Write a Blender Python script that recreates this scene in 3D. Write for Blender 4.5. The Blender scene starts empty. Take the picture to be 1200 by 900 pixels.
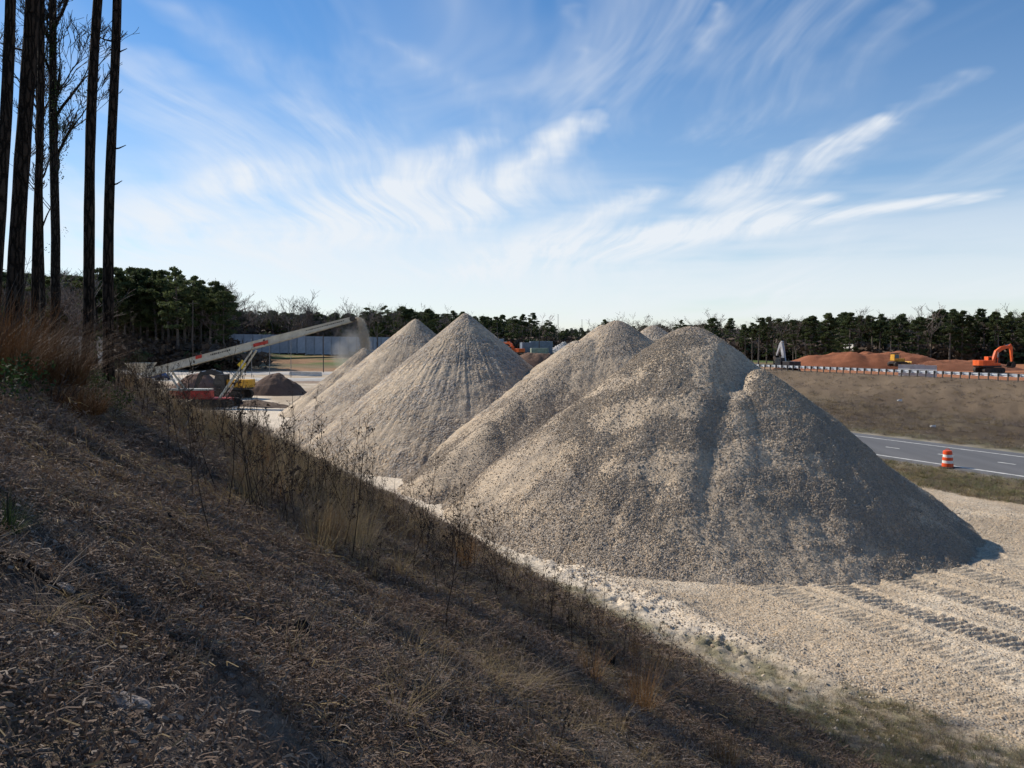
import bpy, bmesh, math, random
import numpy as np
from mathutils import Vector, Matrix, Euler

R = math.radians
scene = bpy.context.scene
col = scene.collection
random.seed(7)
rng = np.random.default_rng(7)

# ------------------------------------------------------------------ camera
EYE = 7.2
F = 924.0                       # focal length in photo pixels (1200 wide)
HOR = 398.0                     # horizon row of the photo
cam_d = bpy.data.cameras.new('camera')
cam = bpy.data.objects.new('camera', cam_d)
col.objects.link(cam)
cam.location = (0, 0, EYE)
cam.rotation_euler = (R(90), 0, 0)
cam_d.sensor_width = 36.0
cam_d.lens = F / 1200 * 36
cam_d.shift_y = -(450 - HOR) / 1200
cam_d.clip_start = 0.05
cam_d.clip_end = 20000
scene.camera = cam

# ------------------------------------------------------------------ light and sky
SUN_AZ = R(-57)                 # from +Y, negative = to the left
SUN_EL = R(37.5)
SDIR = Vector((math.sin(SUN_AZ) * math.cos(SUN_EL), math.cos(SUN_AZ) * math.cos(SUN_EL), math.sin(SUN_EL)))
sun_d = bpy.data.lights.new('sun', 'SUN')
sun_d.energy = 4.7
sun_d.angle = R(0.55)
sun_d.color = (1.0, 0.93, 0.82)
sun = bpy.data.objects.new('sun', sun_d)
sun.rotation_euler = SDIR.to_track_quat('Z', 'Y').to_euler()
sun.location = (-40, 40, 60)
col.objects.link(sun)

scene.view_settings.view_transform = 'Standard'
scene.view_settings.look = 'None'
scene.view_settings.gamma = 1
scene.view_settings.use_curve_mapping = False
scene.view_settings.exposure = 0.2

world = bpy.data.worlds.new('World')
scene.world = world
world.use_nodes = True
SKY_STRENGTH = 0.110


class NT:
    """small node-tree helper"""
    def __init__(s, tree):
        s.t = tree
        s.n = tree.nodes
        s.l = tree.links

    def new(s, typ, **kw):
        n = s.n.new(typ)
        for k, v in kw.items():
            setattr(n, k, v)
        return n

    def set(s, sock, v):
        if isinstance(v, bpy.types.NodeSocket):
            s.l.new(v, sock)
        else:
            sock.default_value = v

    def math(s, op, a, b=None, c=None, clamp=False):
        n = s.new('ShaderNodeMath', operation=op)
        n.use_clamp = clamp
        s.set(n.inputs[0], a)
        if b is not None:
            s.set(n.inputs[1], b)
        if c is not None:
            s.set(n.inputs[2], c)
        return n.outputs[0]

    def vmath(s, op, a, b=None, out=0):
        n = s.new('ShaderNodeVectorMath', operation=op)
        s.set(n.inputs[0], a)
        if b is not None:
            s.set(n.inputs[1], b)
        return n.outputs[out]

    def comb(s, x, y, z=0.0):
        n = s.new('ShaderNodeCombineXYZ')
        for i, v in enumerate((x, y, z)):
            s.set(n.inputs[i], v)
        return n.outputs[0]

    def noise(s, vec, scale, detail=4, rough=0.55, dist=0.0, out='Fac'):
        n = s.new('ShaderNodeTexNoise')
        if vec is not None:
            s.set(n.inputs['Vector'], vec)
        n.inputs['Scale'].default_value = scale
        n.inputs['Detail'].default_value = detail
        n.inputs['Roughness'].default_value = rough
        n.inputs['Distortion'].default_value = dist
        return n.outputs[out]

    def ramp(s, fac, lo, hi, a=0.0, b=1.0):
        n = s.new('ShaderNodeMapRange')
        n.interpolation_type = 'SMOOTHSTEP'
        s.set(n.inputs['Value'], fac)
        n.inputs['From Min'].default_value = lo
        n.inputs['From Max'].default_value = hi
        n.inputs['To Min'].default_value = a
        n.inputs['To Max'].default_value = b
        return n.outputs['Result']

    def mix(s, fac, a, b, blend='MIX'):
        n = s.new('ShaderNodeMix', data_type='RGBA', blend_type=blend)
        s.set(n.inputs[0], fac)
        for i, v in ((6, a), (7, b)):
            if not isinstance(v, bpy.types.NodeSocket) and len(v) == 3:
                v = (*v, 1)
            s.set(n.inputs[i], v)
        return n.outputs[2]


def build_sky():
    T = NT(world.node_tree)
    for n in list(T.n):
        T.n.remove(n)
    sky = T.new('ShaderNodeTexSky')
    sky.sky_type = 'NISHITA'
    sky.sun_disc = False
    sky.sun_elevation = SUN_EL
    sky.sun_rotation = SUN_AZ
    sky.altitude = 200
    sky.air_density = 1.0
    sky.dust_density = 0.1
    sky.ozone_density = 4.0
    tc = T.new('ShaderNodeTexCoord')
    sep = T.new('ShaderNodeSeparateXYZ')
    T.l.new(tc.outputs['Generated'], sep.inputs[0])
    x, y, z = sep.outputs
    zz = T.math('ADD', T.math('MAXIMUM', z, 0.0), 0.10)
    px = T.math('DIVIDE', x, zz)
    py = T.math('DIVIDE', y, zz)

    def plane(ix, iy):
        d = Vector(((ix - 600) / F, 1, (HOR - iy) / F)).normalized()
        k = max(d.z, 0) + 0.10
        return d.x / k, d.y / k

    p = T.comb(px, py)
    warp = T.noise(p, 0.55, 1, 0.5, out='Color')
    w2 = T.vmath('SUBTRACT', warp, (0.5, 0.5, 0.5))
    sc = T.new('ShaderNodeVectorMath', operation='SCALE')
    T.l.new(w2, sc.inputs[0])
    sc.inputs['Scale'].default_value = 0.9
    pw = T.vmath('ADD', p, sc.outputs[0])
    # long combed cirrus: stretched along the wind
    mp = T.new('ShaderNodeMapping')
    T.l.new(pw, mp.inputs['Vector'])
    mp.inputs['Rotation'].default_value = (0, 0, R(-12))
    mp.inputs['Scale'].default_value = (1.5, 0.20, 1)
    mp.inputs['Location'].default_value = (3.1, 1.7, 0)
    a = T.noise(mp.outputs[0], 1.0, 5, 0.62, 0.6)
    a = T.ramp(a, 0.46, 0.84)
    # broad veil
    mp2 = T.new('ShaderNodeMapping')
    T.l.new(p, mp2.inputs['Vector'])
    mp2.inputs['Scale'].default_value = (0.35, 0.30, 1)
    mp2.inputs['Location'].default_value = (0.4, 5.3, 0)
    b = T.noise(mp2.outputs[0], 1.0, 1, 0.5)
    b = T.ramp(b, 0.35, 0.70)
    cirrus = T.math('MULTIPLY', a, T.math('MULTIPLY_ADD', b, 0.75, 0.25))
    # fine fibres for the feathery edges
    mp3 = T.new('ShaderNodeMapping')
    T.l.new(pw, mp3.inputs['Vector'])
    mp3.inputs['Rotation'].default_value = (0, 0, R(-20))
    mp3.inputs['Scale'].default_value = (6.0, 0.8, 1)
    fib = T.noise(mp3.outputs[0], 1.0, 4, 0.6)
    # single streaks with their own place in the cloud layer
    sc2 = T.new('ShaderNodeVectorMath', operation='SCALE')
    T.l.new(w2, sc2.inputs[0])
    sc2.inputs['Scale'].default_value = 0.10
    wf = T.vmath('SUBTRACT', T.noise(p, 5.0, 2, 0.6, out='Color'), (0.5, 0.5, 0.5))
    sc3 = T.new('ShaderNodeVectorMath', operation='SCALE')
    T.l.new(wf, sc3.inputs[0])
    sc3.inputs['Scale'].default_value = 0.16
    ps = T.vmath('ADD', T.vmath('ADD', p, sc2.outputs[0]), sc3.outputs[0])
    total = None
    streaks = [((690, 142), (520, 262), 0.10, 0.75), ((1030, 142), (840, 232), 0.085, 0.85),
               ((1140, 230), (700, 292), 0.13, 0.85), ((960, 232), (640, 300), 0.15, 0.6),
               ((1130, 90), (930, 215), 0.06, 0.3), ((560, 165), (430, 260), 0.16, 0.5),
               ((480, 215), (330, 270), 0.2, 0.55), ((848, 0), (826, 75), 0.03, 0.16),
               ((668, 0), (705, 120), 0.025, 0.13), ((430, 30), (615, 155), 0.05, 0.12),
               ((300, 200), (150, 290), 0.2, 0.4), ((760, 225), (560, 320), 0.16, 0.55),
               ((1080, 0), (960, 120), 0.05, 0.10), ((620, 225), (330, 300), 0.42, 0.30), ((420, 190), (120, 250), 0.30, 0.22), ((900, 262), (600, 330), 0.40, 0.28), ((210, 10), (420, 150), 0.10, 0.16), ((150, 70), (330, 210), 0.16, 0.24), ((330, 120), (560, 235), 0.10, 0.2)]
    for (A, B, wd, st) in streaks:
        ax, ay = plane(*A)
        bx, by = plane(*B)
        abx, aby = bx - ax, by - ay
        L2 = abx * abx + aby * aby
        rel = T.vmath('SUBTRACT', ps, (ax, ay, 0))
        t = T.math('DIVIDE', T.vmath('DOT_PRODUCT', rel, (abx, aby, 0), out=1), L2, clamp=True)
        sc4 = T.new('ShaderNodeVectorMath', operation='SCALE')
        sc4.inputs[0].default_value = (abx, aby, 0)
        T.l.new(t, sc4.inputs['Scale'])
        dist = T.vmath('LENGTH', T.vmath('SUBTRACT', rel, sc4.outputs[0]), out=1)
        wid = T.math('MULTIPLY_ADD', t, wd * 2.6, wd)
        v = T.math('SUBTRACT', 1.0, T.math('DIVIDE', dist, wid), clamp=True)
        v = T.math('MULTIPLY', T.math('POWER', v, 1.5), T.math('MULTIPLY_ADD', t, -0.35 * st, st))
        total = v if total is None else T.math('ADD', total, v)
    st = T.math('MULTIPLY', total, T.math('MULTIPLY_ADD', T.ramp(fib, 0.32, 0.70), 1.15, 0.2))
    cl = T.math('ADD', T.math('MULTIPLY', cirrus, 0.5), T.math('MULTIPLY', st, 1.05))
    # layered veil low above the horizon
    mp4 = T.new('ShaderNodeMapping')
    T.l.new(tc.outputs['Generated'], mp4.inputs['Vector'])
    mp4.inputs['Scale'].default_value = (1.6, 1.6, 13)
    low = T.ramp(T.noise(mp4.outputs[0], 1.0, 4, 0.55, 0.0), 0.40, 0.62)
    lowmask = T.math('MULTIPLY', T.ramp(z, 0.26, 0.04), T.ramp(z, -0.02, 0.03))
    cl = T.math('ADD', cl, T.math('MULTIPLY', T.math('MULTIPLY', low, lowmask), 0.55))
    veil = T.math('MULTIPLY', T.math('MULTIPLY_ADD', b, 0.7, 0.3), T.ramp(z, 0.42, 0.10))
    cl = T.math('ADD', cl, T.math('MULTIPLY', veil, 0.15))
    cl = T.math('MULTIPLY', cl, 1.0, clamp=True)
    cl = T.math('MULTIPLY', T.math('SUBTRACT', 1.0, T.math('EXPONENT' if False else 'POWER', 0.18, cl)), 1.12, clamp=True)
    hs = T.new('ShaderNodeHueSaturation')
    hs.inputs['Saturation'].default_value = 1.2
    T.l.new(sky.outputs[0], hs.inputs['Color'])
    c = T.mix(cl, hs.outputs[0], (6.8, 7.1, 7.45))
    bg = T.new('ShaderNodeBackground')
    T.l.new(c, bg.inputs['Color'])
    bg.inputs['Strength'].default_value = SKY_STRENGTH
    out = T.new('ShaderNodeOutputWorld')
    T.l.new(bg.outputs[0], out.inputs[0])


build_sky()
scene.cycles.use_denoising = True
scene.cycles.denoising_prefilter = 'ACCURATE'
scene.cycles.max_bounces = 4
scene.cycles.diffuse_bounces = 2
scene.cycles.use_adaptive_sampling = True
scene.cycles.adaptive_threshold = 0.02
scene.cycles.adaptive_min_samples = 16
scene.cycles.transparent_max_bounces = 6

# ------------------------------------------------------------------ numeric helpers
def hash2(ix, iy, seed):
    h = (ix.astype(np.int64) * 374761393 + iy.astype(np.int64) * 668265263 + seed * 982451653) & 0x7fffffff
    h = ((h ^ (h >> 13)) * 1274126177) & 0x7fffffff
    h = (h ^ (h >> 16)) & 0xffff
    return h / 65535.0


def vnoise(x, y, seed=0):
    x = np.asarray(x, float)
    y = np.asarray(y, float)
    ix, iy = np.floor(x), np.floor(y)
    fx, fy = x - ix, y - iy
    fx = fx * fx * fx * (fx * (fx * 6 - 15) + 10)
    fy = fy * fy * fy * (fy * (fy * 6 - 15) + 10)
    a, b = hash2(ix, iy, seed), hash2(ix + 1, iy, seed)
    c, d = hash2(ix, iy + 1, seed), hash2(ix + 1, iy + 1, seed)
    return (a + (b - a) * fx) * (1 - fy) + (c + (d - c) * fx) * fy


def fbm(x, y, seed=0, oct=4, gain=0.5):
    v, amp, tot = 0, 1.0, 0.0
    for k in range(oct):
        v = v + amp * vnoise(x * 2 ** k + 13.7 * k, y * 2 ** k - 7.1 * k, seed + k)
        tot += amp
        amp *= gain
    return v / tot


def sst(a, b, x):
    t = np.clip((np.asarray(x, float) - a) / (b - a), 0, 1)
    return t * t * (3 - 2 * t)


NU, NV = (0.885, 0.465), (-0.465, 0.885)      # across / along the road and the bank


def uv(X, Y):
    return NU[0] * X + NU[1] * Y, NV[0] * X + NV[1] * Y


def xy(u, v):
    return NU[0] * u + NV[0] * v, NU[1] * u + NV[1] * v


def toe_u(v):
    return 10.6 + 0.03 * np.clip(v, -30, 80)


def zground(X, Y, detail=True):
    X = np.asarray(X, float)
    Y = np.asarray(Y, float)
    u, v = uv(X, Y)
    wob = 0.5 * (fbm(u * 0.15, v * 0.15, 3, 2) - 0.5)
    t = toe_u(v) - u + wob
    k = 0.7
    ramp = 0.505 * (np.log1p(np.exp(np.clip(t / k, -40, 40))) * k)
    ramp = np.minimum(ramp, 7.3 + 0.05 * np.clip(t - 14.45, 0, 30))
    fade = 1 - sst(34, 78, v + 6 * (fbm(u * 0.1, v * 0.1, 5, 2) - 0.5))
    hill = ramp * fade
    m = np.clip(hill / 1.2, 0, 1)
    z = hill
    if detail:
        z = z + m * (0.38 * (fbm(X * 0.45, Y * 0.45, 11, 3) - 0.5) + 0.16 * (fbm(X * 1.7, Y * 1.7, 12, 3) - 0.5)
                     + 0.05 * (fbm(X * 7, Y * 7, 13, 3) - 0.5))
    # road-side bank with the guard rail on it, then the plateau behind
    bank = np.interp(u, [51.5, 55, 62, 66, 76.5, 79.5, 95, 150, 220, 5000], [0, 0.1, 0.55, 0.95, 3.15, 3.25, 1.2, 0.9, 1.2, 1.2])
    bfade = 1 - sst(100, 160, v)
    bump = (fbm(u * 0.2, v * 0.12, 21, 3) - 0.5) * 0.5 * sst(53, 60, u) * (1 - sst(74, 77, u))
    rill = (fbm(u * 0.12, v * 0.7 + u * 0.18, 22, 3) - 0.5) * 1.0 * sst(64, 69, u) * (1 - sst(75, 77.5, u))
    z = z + (bank + bump + rill) * bfade
    # far ground climbs a little, more so behind the yard
    far = 2.6 * sst(175, 265, Y) * (1 - sst(60, 120, X))
    left = 4.4 * sst(150, 240, Y) * sst(-72, -96, X)
    z = z + far + left
    if detail:
        yard = (1 - np.clip(hill * 3, 0, 1)) * (1 - sst(36, 41, u)) 
        z = z + yard * (0.12 * (fbm(X * 0.3, Y * 0.3, 31, 3) - 0.5) + 0.05 * (fbm(X * 2, Y * 2, 32, 3) - 0.5))
        strip = sst(35.5, 37, u) * (1 - sst(40.3, 41.5, u))
        z = z + strip * 0.10 * (fbm(X * 1.2, Y * 1.2, 33, 3) - 0.3)
    return z


def zg(x, y):
    return float(zground(np.array([x]), np.array([y]))[0])


def at(px, d):
    """photo column + distance -> X, Y"""
    return (px - 600) / F * d, d


# ------------------------------------------------------------------ mesh helpers
def np_obj(name, V, Fq, mat=None, parent=None, attrs=None, smooth=False, uvs=None):
    V = np.asarray(V, np.float32)
    me = bpy.data.meshes.new(name)
    if isinstance(Fq, np.ndarray):
        n, k = Fq.shape
        me.vertices.add(len(V))
        me.vertices.foreach_set('co', V.ravel())
        me.loops.add(n * k)
        me.loops.foreach_set('vertex_index', Fq.astype(np.int32).ravel())
        me.polygons.add(n)
        me.polygons.foreach_set('loop_start', np.arange(0, n * k, k, dtype=np.int32))
        me.polygons.foreach_set('loop_total', np.full(n, k, np.int32))
        me.update(calc_edges=True)
    else:
        me.from_pydata([tuple(map(float, p)) for p in V], [], Fq)
        me.update()
    if smooth:
        me.polygons.foreach_set('use_smooth', np.ones(len(me.polygons), bool))
    for k, a in (attrs or {}).items():
        a = np.asarray(a, np.float32)
        if a.ndim == 2:
            at_ = me.attributes.new(k, 'FLOAT_COLOR', 'POINT')
            c4 = np.ones((len(V), 4), np.float32)
            c4[:, :3] = a
            at_.data.foreach_set('color', c4.ravel())
        else:
            at_ = me.attributes.new(k, 'FLOAT', 'POINT')
            at_.data.foreach_set('value', a)
    if mat:
        me.materials.append(mat)
    o = bpy.data.objects.new(name, me)
    col.objects.link(o)
    if parent:
        o.parent = parent
    return o


def grid_faces(nr, nc, wrap=False):
    i = np.arange(nr - 1)[:, None]
    j = np.arange(nc if wrap else nc - 1)[None, :]
    j2 = (j + 1) % nc
    return np.stack([i * nc + j, i * nc + j2, (i + 1) * nc + j2, (i + 1) * nc + j], -1).reshape(-1, 4)


class MB:
    """collects shapes into one mesh"""
    def __init__(s):
        s.v = []
        s.f = []

    def add(s, verts, faces, M=None):
        o = len(s.v)
        for p in verts:
            p = Vector(p)
            s.v.append(tuple(M @ p if M else p))
        s.f += [tuple(i + o for i in f) for f in faces]
        return s

    def box(s, c, size, rot=(0, 0, 0), taper=1.0, bev=0.0):
        a, b, h = size[0] / 2, size[1] / 2, size[2] / 2
        M = Matrix.Translation(c) @ Euler(rot).to_matrix().to_4x4()
        if bev <= 0:
            V = [(-a, -b, -h), (a, -b, -h), (a, b, -h), (-a, b, -h)]
            V += [(x * taper, y * taper, h) for x, y in ((-a, -b), (a, -b), (a, b), (-a, b))]
            return s.add(V, [(3, 2, 1, 0), (4, 5, 6, 7), (0, 1, 5, 4), (1, 2, 6, 5), (2, 3, 7, 6), (3, 0, 4, 7)], M)
        bm = bmesh.new()
        bmesh.ops.create_cube(bm, size=1)
        for w in bm.verts:
            k = taper if w.co.z > 0 else 1
            w.co = Vector((w.co.x * size[0] * k, w.co.y * size[1] * k, w.co.z * size[2]))
        bmesh.ops.bevel(bm, geom=list(bm.edges), offset=bev, segments=2, affect='EDGES', profile=0.5)
        bm.verts.index_update()
        s.add([w.co.copy() for w in bm.verts], [tuple(x.index for x in f.verts) for f in bm.faces], M)
        bm.free()
        return s

    def prism(s, poly, y0, y1, M=None):
        """polygon in x,z pushed from y0 to y1"""
        n = len(poly)
        V = [(x, y0, z) for x, z in poly] + [(x, y1, z) for x, z in poly]
        Fs = [tuple(range(n)), tuple(range(2 * n - 1, n - 1, -1))]
        Fs += [(i, i + n, (i + 1) % n + n, (i + 1) % n) for i in range(n)]
        return s.add(V, Fs, M)

    def tube(s, pts, rad, n=6, cap=True, M=None):
        pts = [Vector(p) for p in pts]
        if not hasattr(rad, '__len__'):
            rad = [rad] * len(pts)
        V, Fs = [], []
        up = None
        for i, p in enumerate(pts):
            d = (pts[min(i + 1, len(pts) - 1)] - pts[max(i - 1, 0)])
            if d.length < 1e-9:
                d = Vector((0, 0, 1))
            d.normalize()
            if up is None:
                up = d.orthogonal().normalized()
            up = (up - d * up.dot(d))
            if up.length < 1e-6:
                up = d.orthogonal()
            up.normalize()
            w = d.cross(up)
            for k in range(n):
                a = 2 * math.pi * k / n
                V.append(p + (up * math.cos(a) + w * math.sin(a)) * rad[i])
        for i in range(len(pts) - 1):
            for k in range(n):
                k2 = (k + 1) % n
                Fs.append((i * n + k, i * n + k2, (i + 1) * n + k2, (i + 1) * n + k))
        if cap:
            Fs.append(tuple(range(n - 1, -1, -1)))
            Fs.append(tuple(range((len(pts) - 1) * n, len(pts) * n)))
        return s.add(V, Fs, M)

    def lathe(s, prof, n=24, M=None):
        V, Fs = [], []
        for r, z in prof:
            for k in range(n):
                a = 2 * math.pi * k / n
                V.append((r * math.cos(a), r * math.sin(a), z))
        for i in range(len(prof) - 1):
            for k in range(n):
                k2 = (k + 1) % n
                Fs.append((i * n + k, i * n + k2, (i + 1) * n + k2, (i + 1) * n + k))
        Fs.append(tuple(range(n - 1, -1, -1)))
        Fs.append(tuple(range((len(prof) - 1) * n, len(prof) * n)))
        return s.add(V, Fs, M)

    def mesh(s, name, mat, smooth=False):
        me = bpy.data.meshes.new(name)
        me.from_pydata(s.v, [], s.f)
        me.update()
        if mat:
            me.materials.append(mat)
        if smooth:
            me.polygons.foreach_set('use_smooth', np.ones(len(me.polygons), bool))
        return me

    def build(s, name, mat, parent=None, smooth=False):
        return link(name, s.mesh(name, mat, smooth), parent)


def link(name, me, parent=None):
    o = bpy.data.objects.new(name, me)
    col.objects.link(o)
    if parent:
        o.parent = parent
    return o


def tag(o, label, cat, group=None):
    o['label'] = label
    o['category'] = cat
    if group:
        o['group'] = group
    return o


def thing(name, label, cat, loc=(0, 0, 0), rotz=0.0, group=None, scale=1.0):
    o = bpy.data.objects.new(name, None)
    o.empty_display_size = 0.3
    col.objects.link(o)
    o.location = loc
    o.rotation_euler = (0, 0, rotz)
    o.scale = (scale,) * 3
    return tag(o, label, cat, group)


def struct(o):
    o['kind'] = 'structure'
    return o


def stuff(o, label=None, cat=None):
    o['kind'] = 'stuff'
    if label:
        o['label'] = label
        o['category'] = cat
    return o


def copy_tree(o, parent=None):
    c = o.copy()
    col.objects.link(c)
    c.parent = parent
    for ch in list(o.children):
        copy_tree(ch, c)
    return c


# ------------------------------------------------------------------ materials
def new_mat(name):
    m = bpy.data.materials.new(name)
    m.use_nodes = True
    T = NT(m.node_tree)
    bsdf = T.n['Principled BSDF']
    return m, T, bsdf


def pmat(name, c, rough=0.7, var=0.25, scale=4.0, metal=0.0, bump=0.0, bscale=None, spec=0.3, rand=0.0, c2=None, dirt=None):
    """painted / plain surface with uneven colour, wear and slight relief"""
    m, T, b = new_mat(name)
    tc = T.new('ShaderNodeTexCoord').outputs['Object']
    n = T.noise(tc, scale, 5, 0.6)
    hi = tuple(min(1, x * (1 + var)) for x in c) if c2 is None else c2
    lo = tuple(x * (1 - var) for x in c) if c2 is None else c
    cc = T.mix(T.ramp(n, 0.3, 0.7), lo, hi)
    if dirt:
        dn = T.ramp(T.noise(tc, scale * 0.35, 6, 0.7), 0.5, 0.75)
        cc = T.mix(T.math('MULTIPLY', dn, 0.7), cc, dirt)
    if rand:
        oi = T.new('ShaderNodeObjectInfo').outputs['Random']
        cc = T.mix(1.0, cc, T.comb(*(T.math('MULTIPLY_ADD', oi, 2 * rand, 1 - rand),) * 3), 'MULTIPLY')
    T.l.new(cc, b.inputs['Base Color'])
    b.inputs['Roughness'].default_value = rough
    b.inputs['Metallic'].default_value = metal
    b.inputs['Specular IOR Level'].default_value = spec
    if bump:
        bn = T.new('ShaderNodeBump')
        bn.inputs['Distance'].default_value = bump
        bn.inputs['Strength'].default_value = 1.0
        T.l.new(T.noise(tc, bscale or scale * 3, 5, 0.65), bn.inputs['Height'])
        T.l.new(bn.outputs[0], b.inputs['Normal'])
    return m


def leaf_mat(name, c1, c2, rough=0.75, trans=0.25, scale=1.5):
    m, T, b = new_mat(name)
    g = T.new('ShaderNodeNewGeometry')
    oi = T.new('ShaderNodeObjectInfo').outputs['Random']
    n = T.noise(g.outputs['Position'], scale, 3, 0.6)
    ri = g.outputs['Random Per Island']
    f = T.math('ADD', T.math('MULTIPLY', n, 0.6), T.math('ADD', T.math('MULTIPLY', ri, 0.35), T.math('MULTIPLY_ADD', oi, 0.35, -0.17)), clamp=True)
    cc = T.mix(f, c1, c2)
    T.l.new(cc, b.inputs['Base Color'])
    b.inputs['Roughness'].default_value = rough
    b.inputs['Specular IOR Level'].default_value = 0.15
    tr = T.new('ShaderNodeBsdfTranslucent')
    T.l.new(cc, tr.inputs['Color'])
    mx = T.new('ShaderNodeMixShader')
    mx.inputs[0].default_value = trans
    T.l.new(b.outputs[0], mx.inputs[1])
    T.l.new(tr.outputs[0], mx.inputs[2])
    T.l.new(mx.outputs[0], T.n['Material Output'].inputs[0])
    return m


def ground_mat(name, cell=16.0, relief=1.0):
    """vertex albedo of the soil zones, broken up by grain; 'stony' decides between pebbles and soil"""
    m, T, b = new_mat(name)
    pos = T.new('ShaderNodeNewGeometry').outputs['Position']
    ca = T.new('ShaderNodeAttribute', attribute_name='Col').outputs['Color']
    st = T.new('ShaderNodeAttribute', attribute_name='stony').outputs['Fac']
    vo = T.new('ShaderNodeTexVoronoi')
    vo.inputs['Scale'].default_value = cell
    vo.inputs['Randomness'].default_value = 1.0
    T.l.new(pos, vo.inputs['Vector'])
    sepc = T.new('ShaderNodeSeparateColor')
    T.l.new(vo.outputs['Color'], sepc.inputs[0])
    rnd = T.math('MULTIPLY_ADD', sepc.outputs[0], 0.7, 0.64)
    hue = sepc.outputs[1]
    vo2 = T.new('ShaderNodeTexVoronoi')
    vo2.inputs['Scale'].default_value = cell * 0.55
    T.l.new(pos, vo2.inputs['Vector'])
    n1 = T.noise(pos, 0.35, 5, 0.6)
    n2 = T.noise(pos, 9.0, 6, 0.7)
    n3 = T.noise(pos, 60.0, 3, 0.7)
    soil = T.math('MULTIPLY', T.math('MULTIPLY_ADD', n2, 1.1, 0.45), T.math('MULTIPLY_ADD', n3, 0.8, 0.6))
    k = T.math('ADD', T.math('MULTIPLY', rnd, st), T.math('MULTIPLY', soil, T.math('SUBTRACT', 1.0, st)))
    k = T.math('MULTIPLY', k, T.math('MULTIPLY_ADD', n1, 0.7, 0.65))
    cc = T.mix(1.0, ca, T.comb(k, k, k), 'MULTIPLY')
    warm = T.mix(hue, (0.92, 0.98, 1.06), (1.10, 1.0, 0.88))
    cc = T.mix(st, cc, T.mix(1.0, cc, warm, 'MULTIPLY'))
    T.l.new(cc, b.inputs['Base Color'])
    b.inputs['Roughness'].default_value = 0.95
    b.inputs['Specular IOR Level'].default_value = 0.1
    hs = T.math('MULTIPLY', T.math('SUBTRACT', 1.0, T.math('MULTIPLY', vo.outputs['Distance'], 1.2)), 0.022 * relief)
    hs = T.math('ADD', hs, T.math('MULTIPLY', T.math('SUBTRACT', 1.0, vo2.outputs['Distance']), 0.022 * relief))
    hn = T.math('ADD', T.math('MULTIPLY', n2, 0.06), T.math('MULTIPLY', n3, 0.012))
    hh = T.math('ADD', T.math('MULTIPLY', hs, st), T.math('MULTIPLY', hn, T.math('SUBTRACT', 1.0, st)))
    bn = T.new('ShaderNodeBump')
    bn.inputs['Distance'].default_value = 1.0
    bn.inputs['Strength'].default_value = 0.9
    T.l.new(hh, bn.inputs['Height'])
    T.l.new(bn.outputs[0], b.inputs['Normal'])
    return m


def stone_mat(name, c1, c2):
    m, T, b = new_mat(name)
    oi = T.new('ShaderNodeObjectInfo').outputs['Random']
    tc = T.new('ShaderNodeTexCoord').outputs['Object']
    cc = T.mix(oi, c1, c2)
    k = T.math('MULTIPLY_ADD', T.noise(tc, 2.5, 4, 0.6), 0.7, 0.65)
    hue = T.math('FRACT', T.math('MULTIPLY', oi, 7.31))
    cc = T.mix(1.0, cc, T.mix(hue, (0.92, 0.98, 1.07), (1.10, 1.0, 0.86)), 'MULTIPLY')
    cc = T.mix(1.0, cc, T.comb(k, k, k), 'MULTIPLY')
    T.l.new(cc, b.inputs['Base Color'])
    b.inputs['Roughness'].default_value = 0.92
    b.inputs['Specular IOR Level'].default_value = 0.12
    return m


def bark_mat(name, c1, c2, sx=7.0, sz=1.2, bump=0.03):
    m, T, b = new_mat(name)
    tc = T.new('ShaderNodeTexCoord').outputs['Object']
    mp = T.new('ShaderNodeMapping')
    T.l.new(tc, mp.inputs['Vector'])
    mp.inputs['Scale'].default_value = (sx, sx, sz)
    vo = T.new('ShaderNodeTexVoronoi')
    vo.feature = 'DISTANCE_TO_EDGE'
    vo.inputs['Scale'].default_value = 1.6
    T.l.new(T.vmath('ADD', mp.outputs[0], T.vmath('MULTIPLY', T.noise(tc, 6, 3, out='Color'), (0.5, 0.5, 0.5))), vo.inputs['Vector'])
    e = T.ramp(vo.outputs['Distance'], 0.0, 0.25)
    n = T.noise(tc, 12, 5, 0.7)
    cc = T.mix(T.math('MULTIPLY', e, T.math('MULTIPLY_ADD', n, 0.8, 0.5), clamp=True), c1, c2)
    T.l.new(cc, b.inputs['Base Color'])
    b.inputs['Roughness'].default_value = 0.95
    b.inputs['Specular IOR Level'].default_value = 0.1
    bn = T.new('ShaderNodeBump')
    bn.inputs['Distance'].default_value = bump
    T.l.new(T.math('ADD', e, T.math('MULTIPLY', n, 0.4)), bn.inputs['Height'])
    T.l.new(bn.outputs[0], b.inputs['Normal'])
    return m


M_GROUND = ground_mat('soil_and_gravel', 20.0)
M_PILE = ground_mat('crushed_stone', 21.0)
M_PILE_FAR = ground_mat('coarse_crushed_stone', 9.5, 1.6)
M_STONE = stone_mat('loose_stone', (0.265, 0.222, 0.176), (0.42, 0.355, 0.28))
M_STONEP = stone_mat('loose_pale_stone', (0.35, 0.295, 0.232), (0.58, 0.495, 0.39))
M_BARK = bark_mat('pine_bark', (0.010, 0.008, 0.0065), (0.055, 0.040, 0.030))
M_BARKG = bark_mat('grey_bark', (0.015, 0.012, 0.010), (0.055, 0.046, 0.038), 9, 2)
M_TWIG = pmat('twig_bark', (0.04, 0.032, 0.026), 0.9, 0.3, 8, rand=0.3)
M_NEEDLE = leaf_mat('pine_needles', (0.032, 0.046, 0.020), (0.125, 0.150, 0.060), trans=0.35)
M_IVY = leaf_mat('ivy_leaves', (0.015, 0.03, 0.01), (0.06, 0.10, 0.03), trans=0.2)
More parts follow.
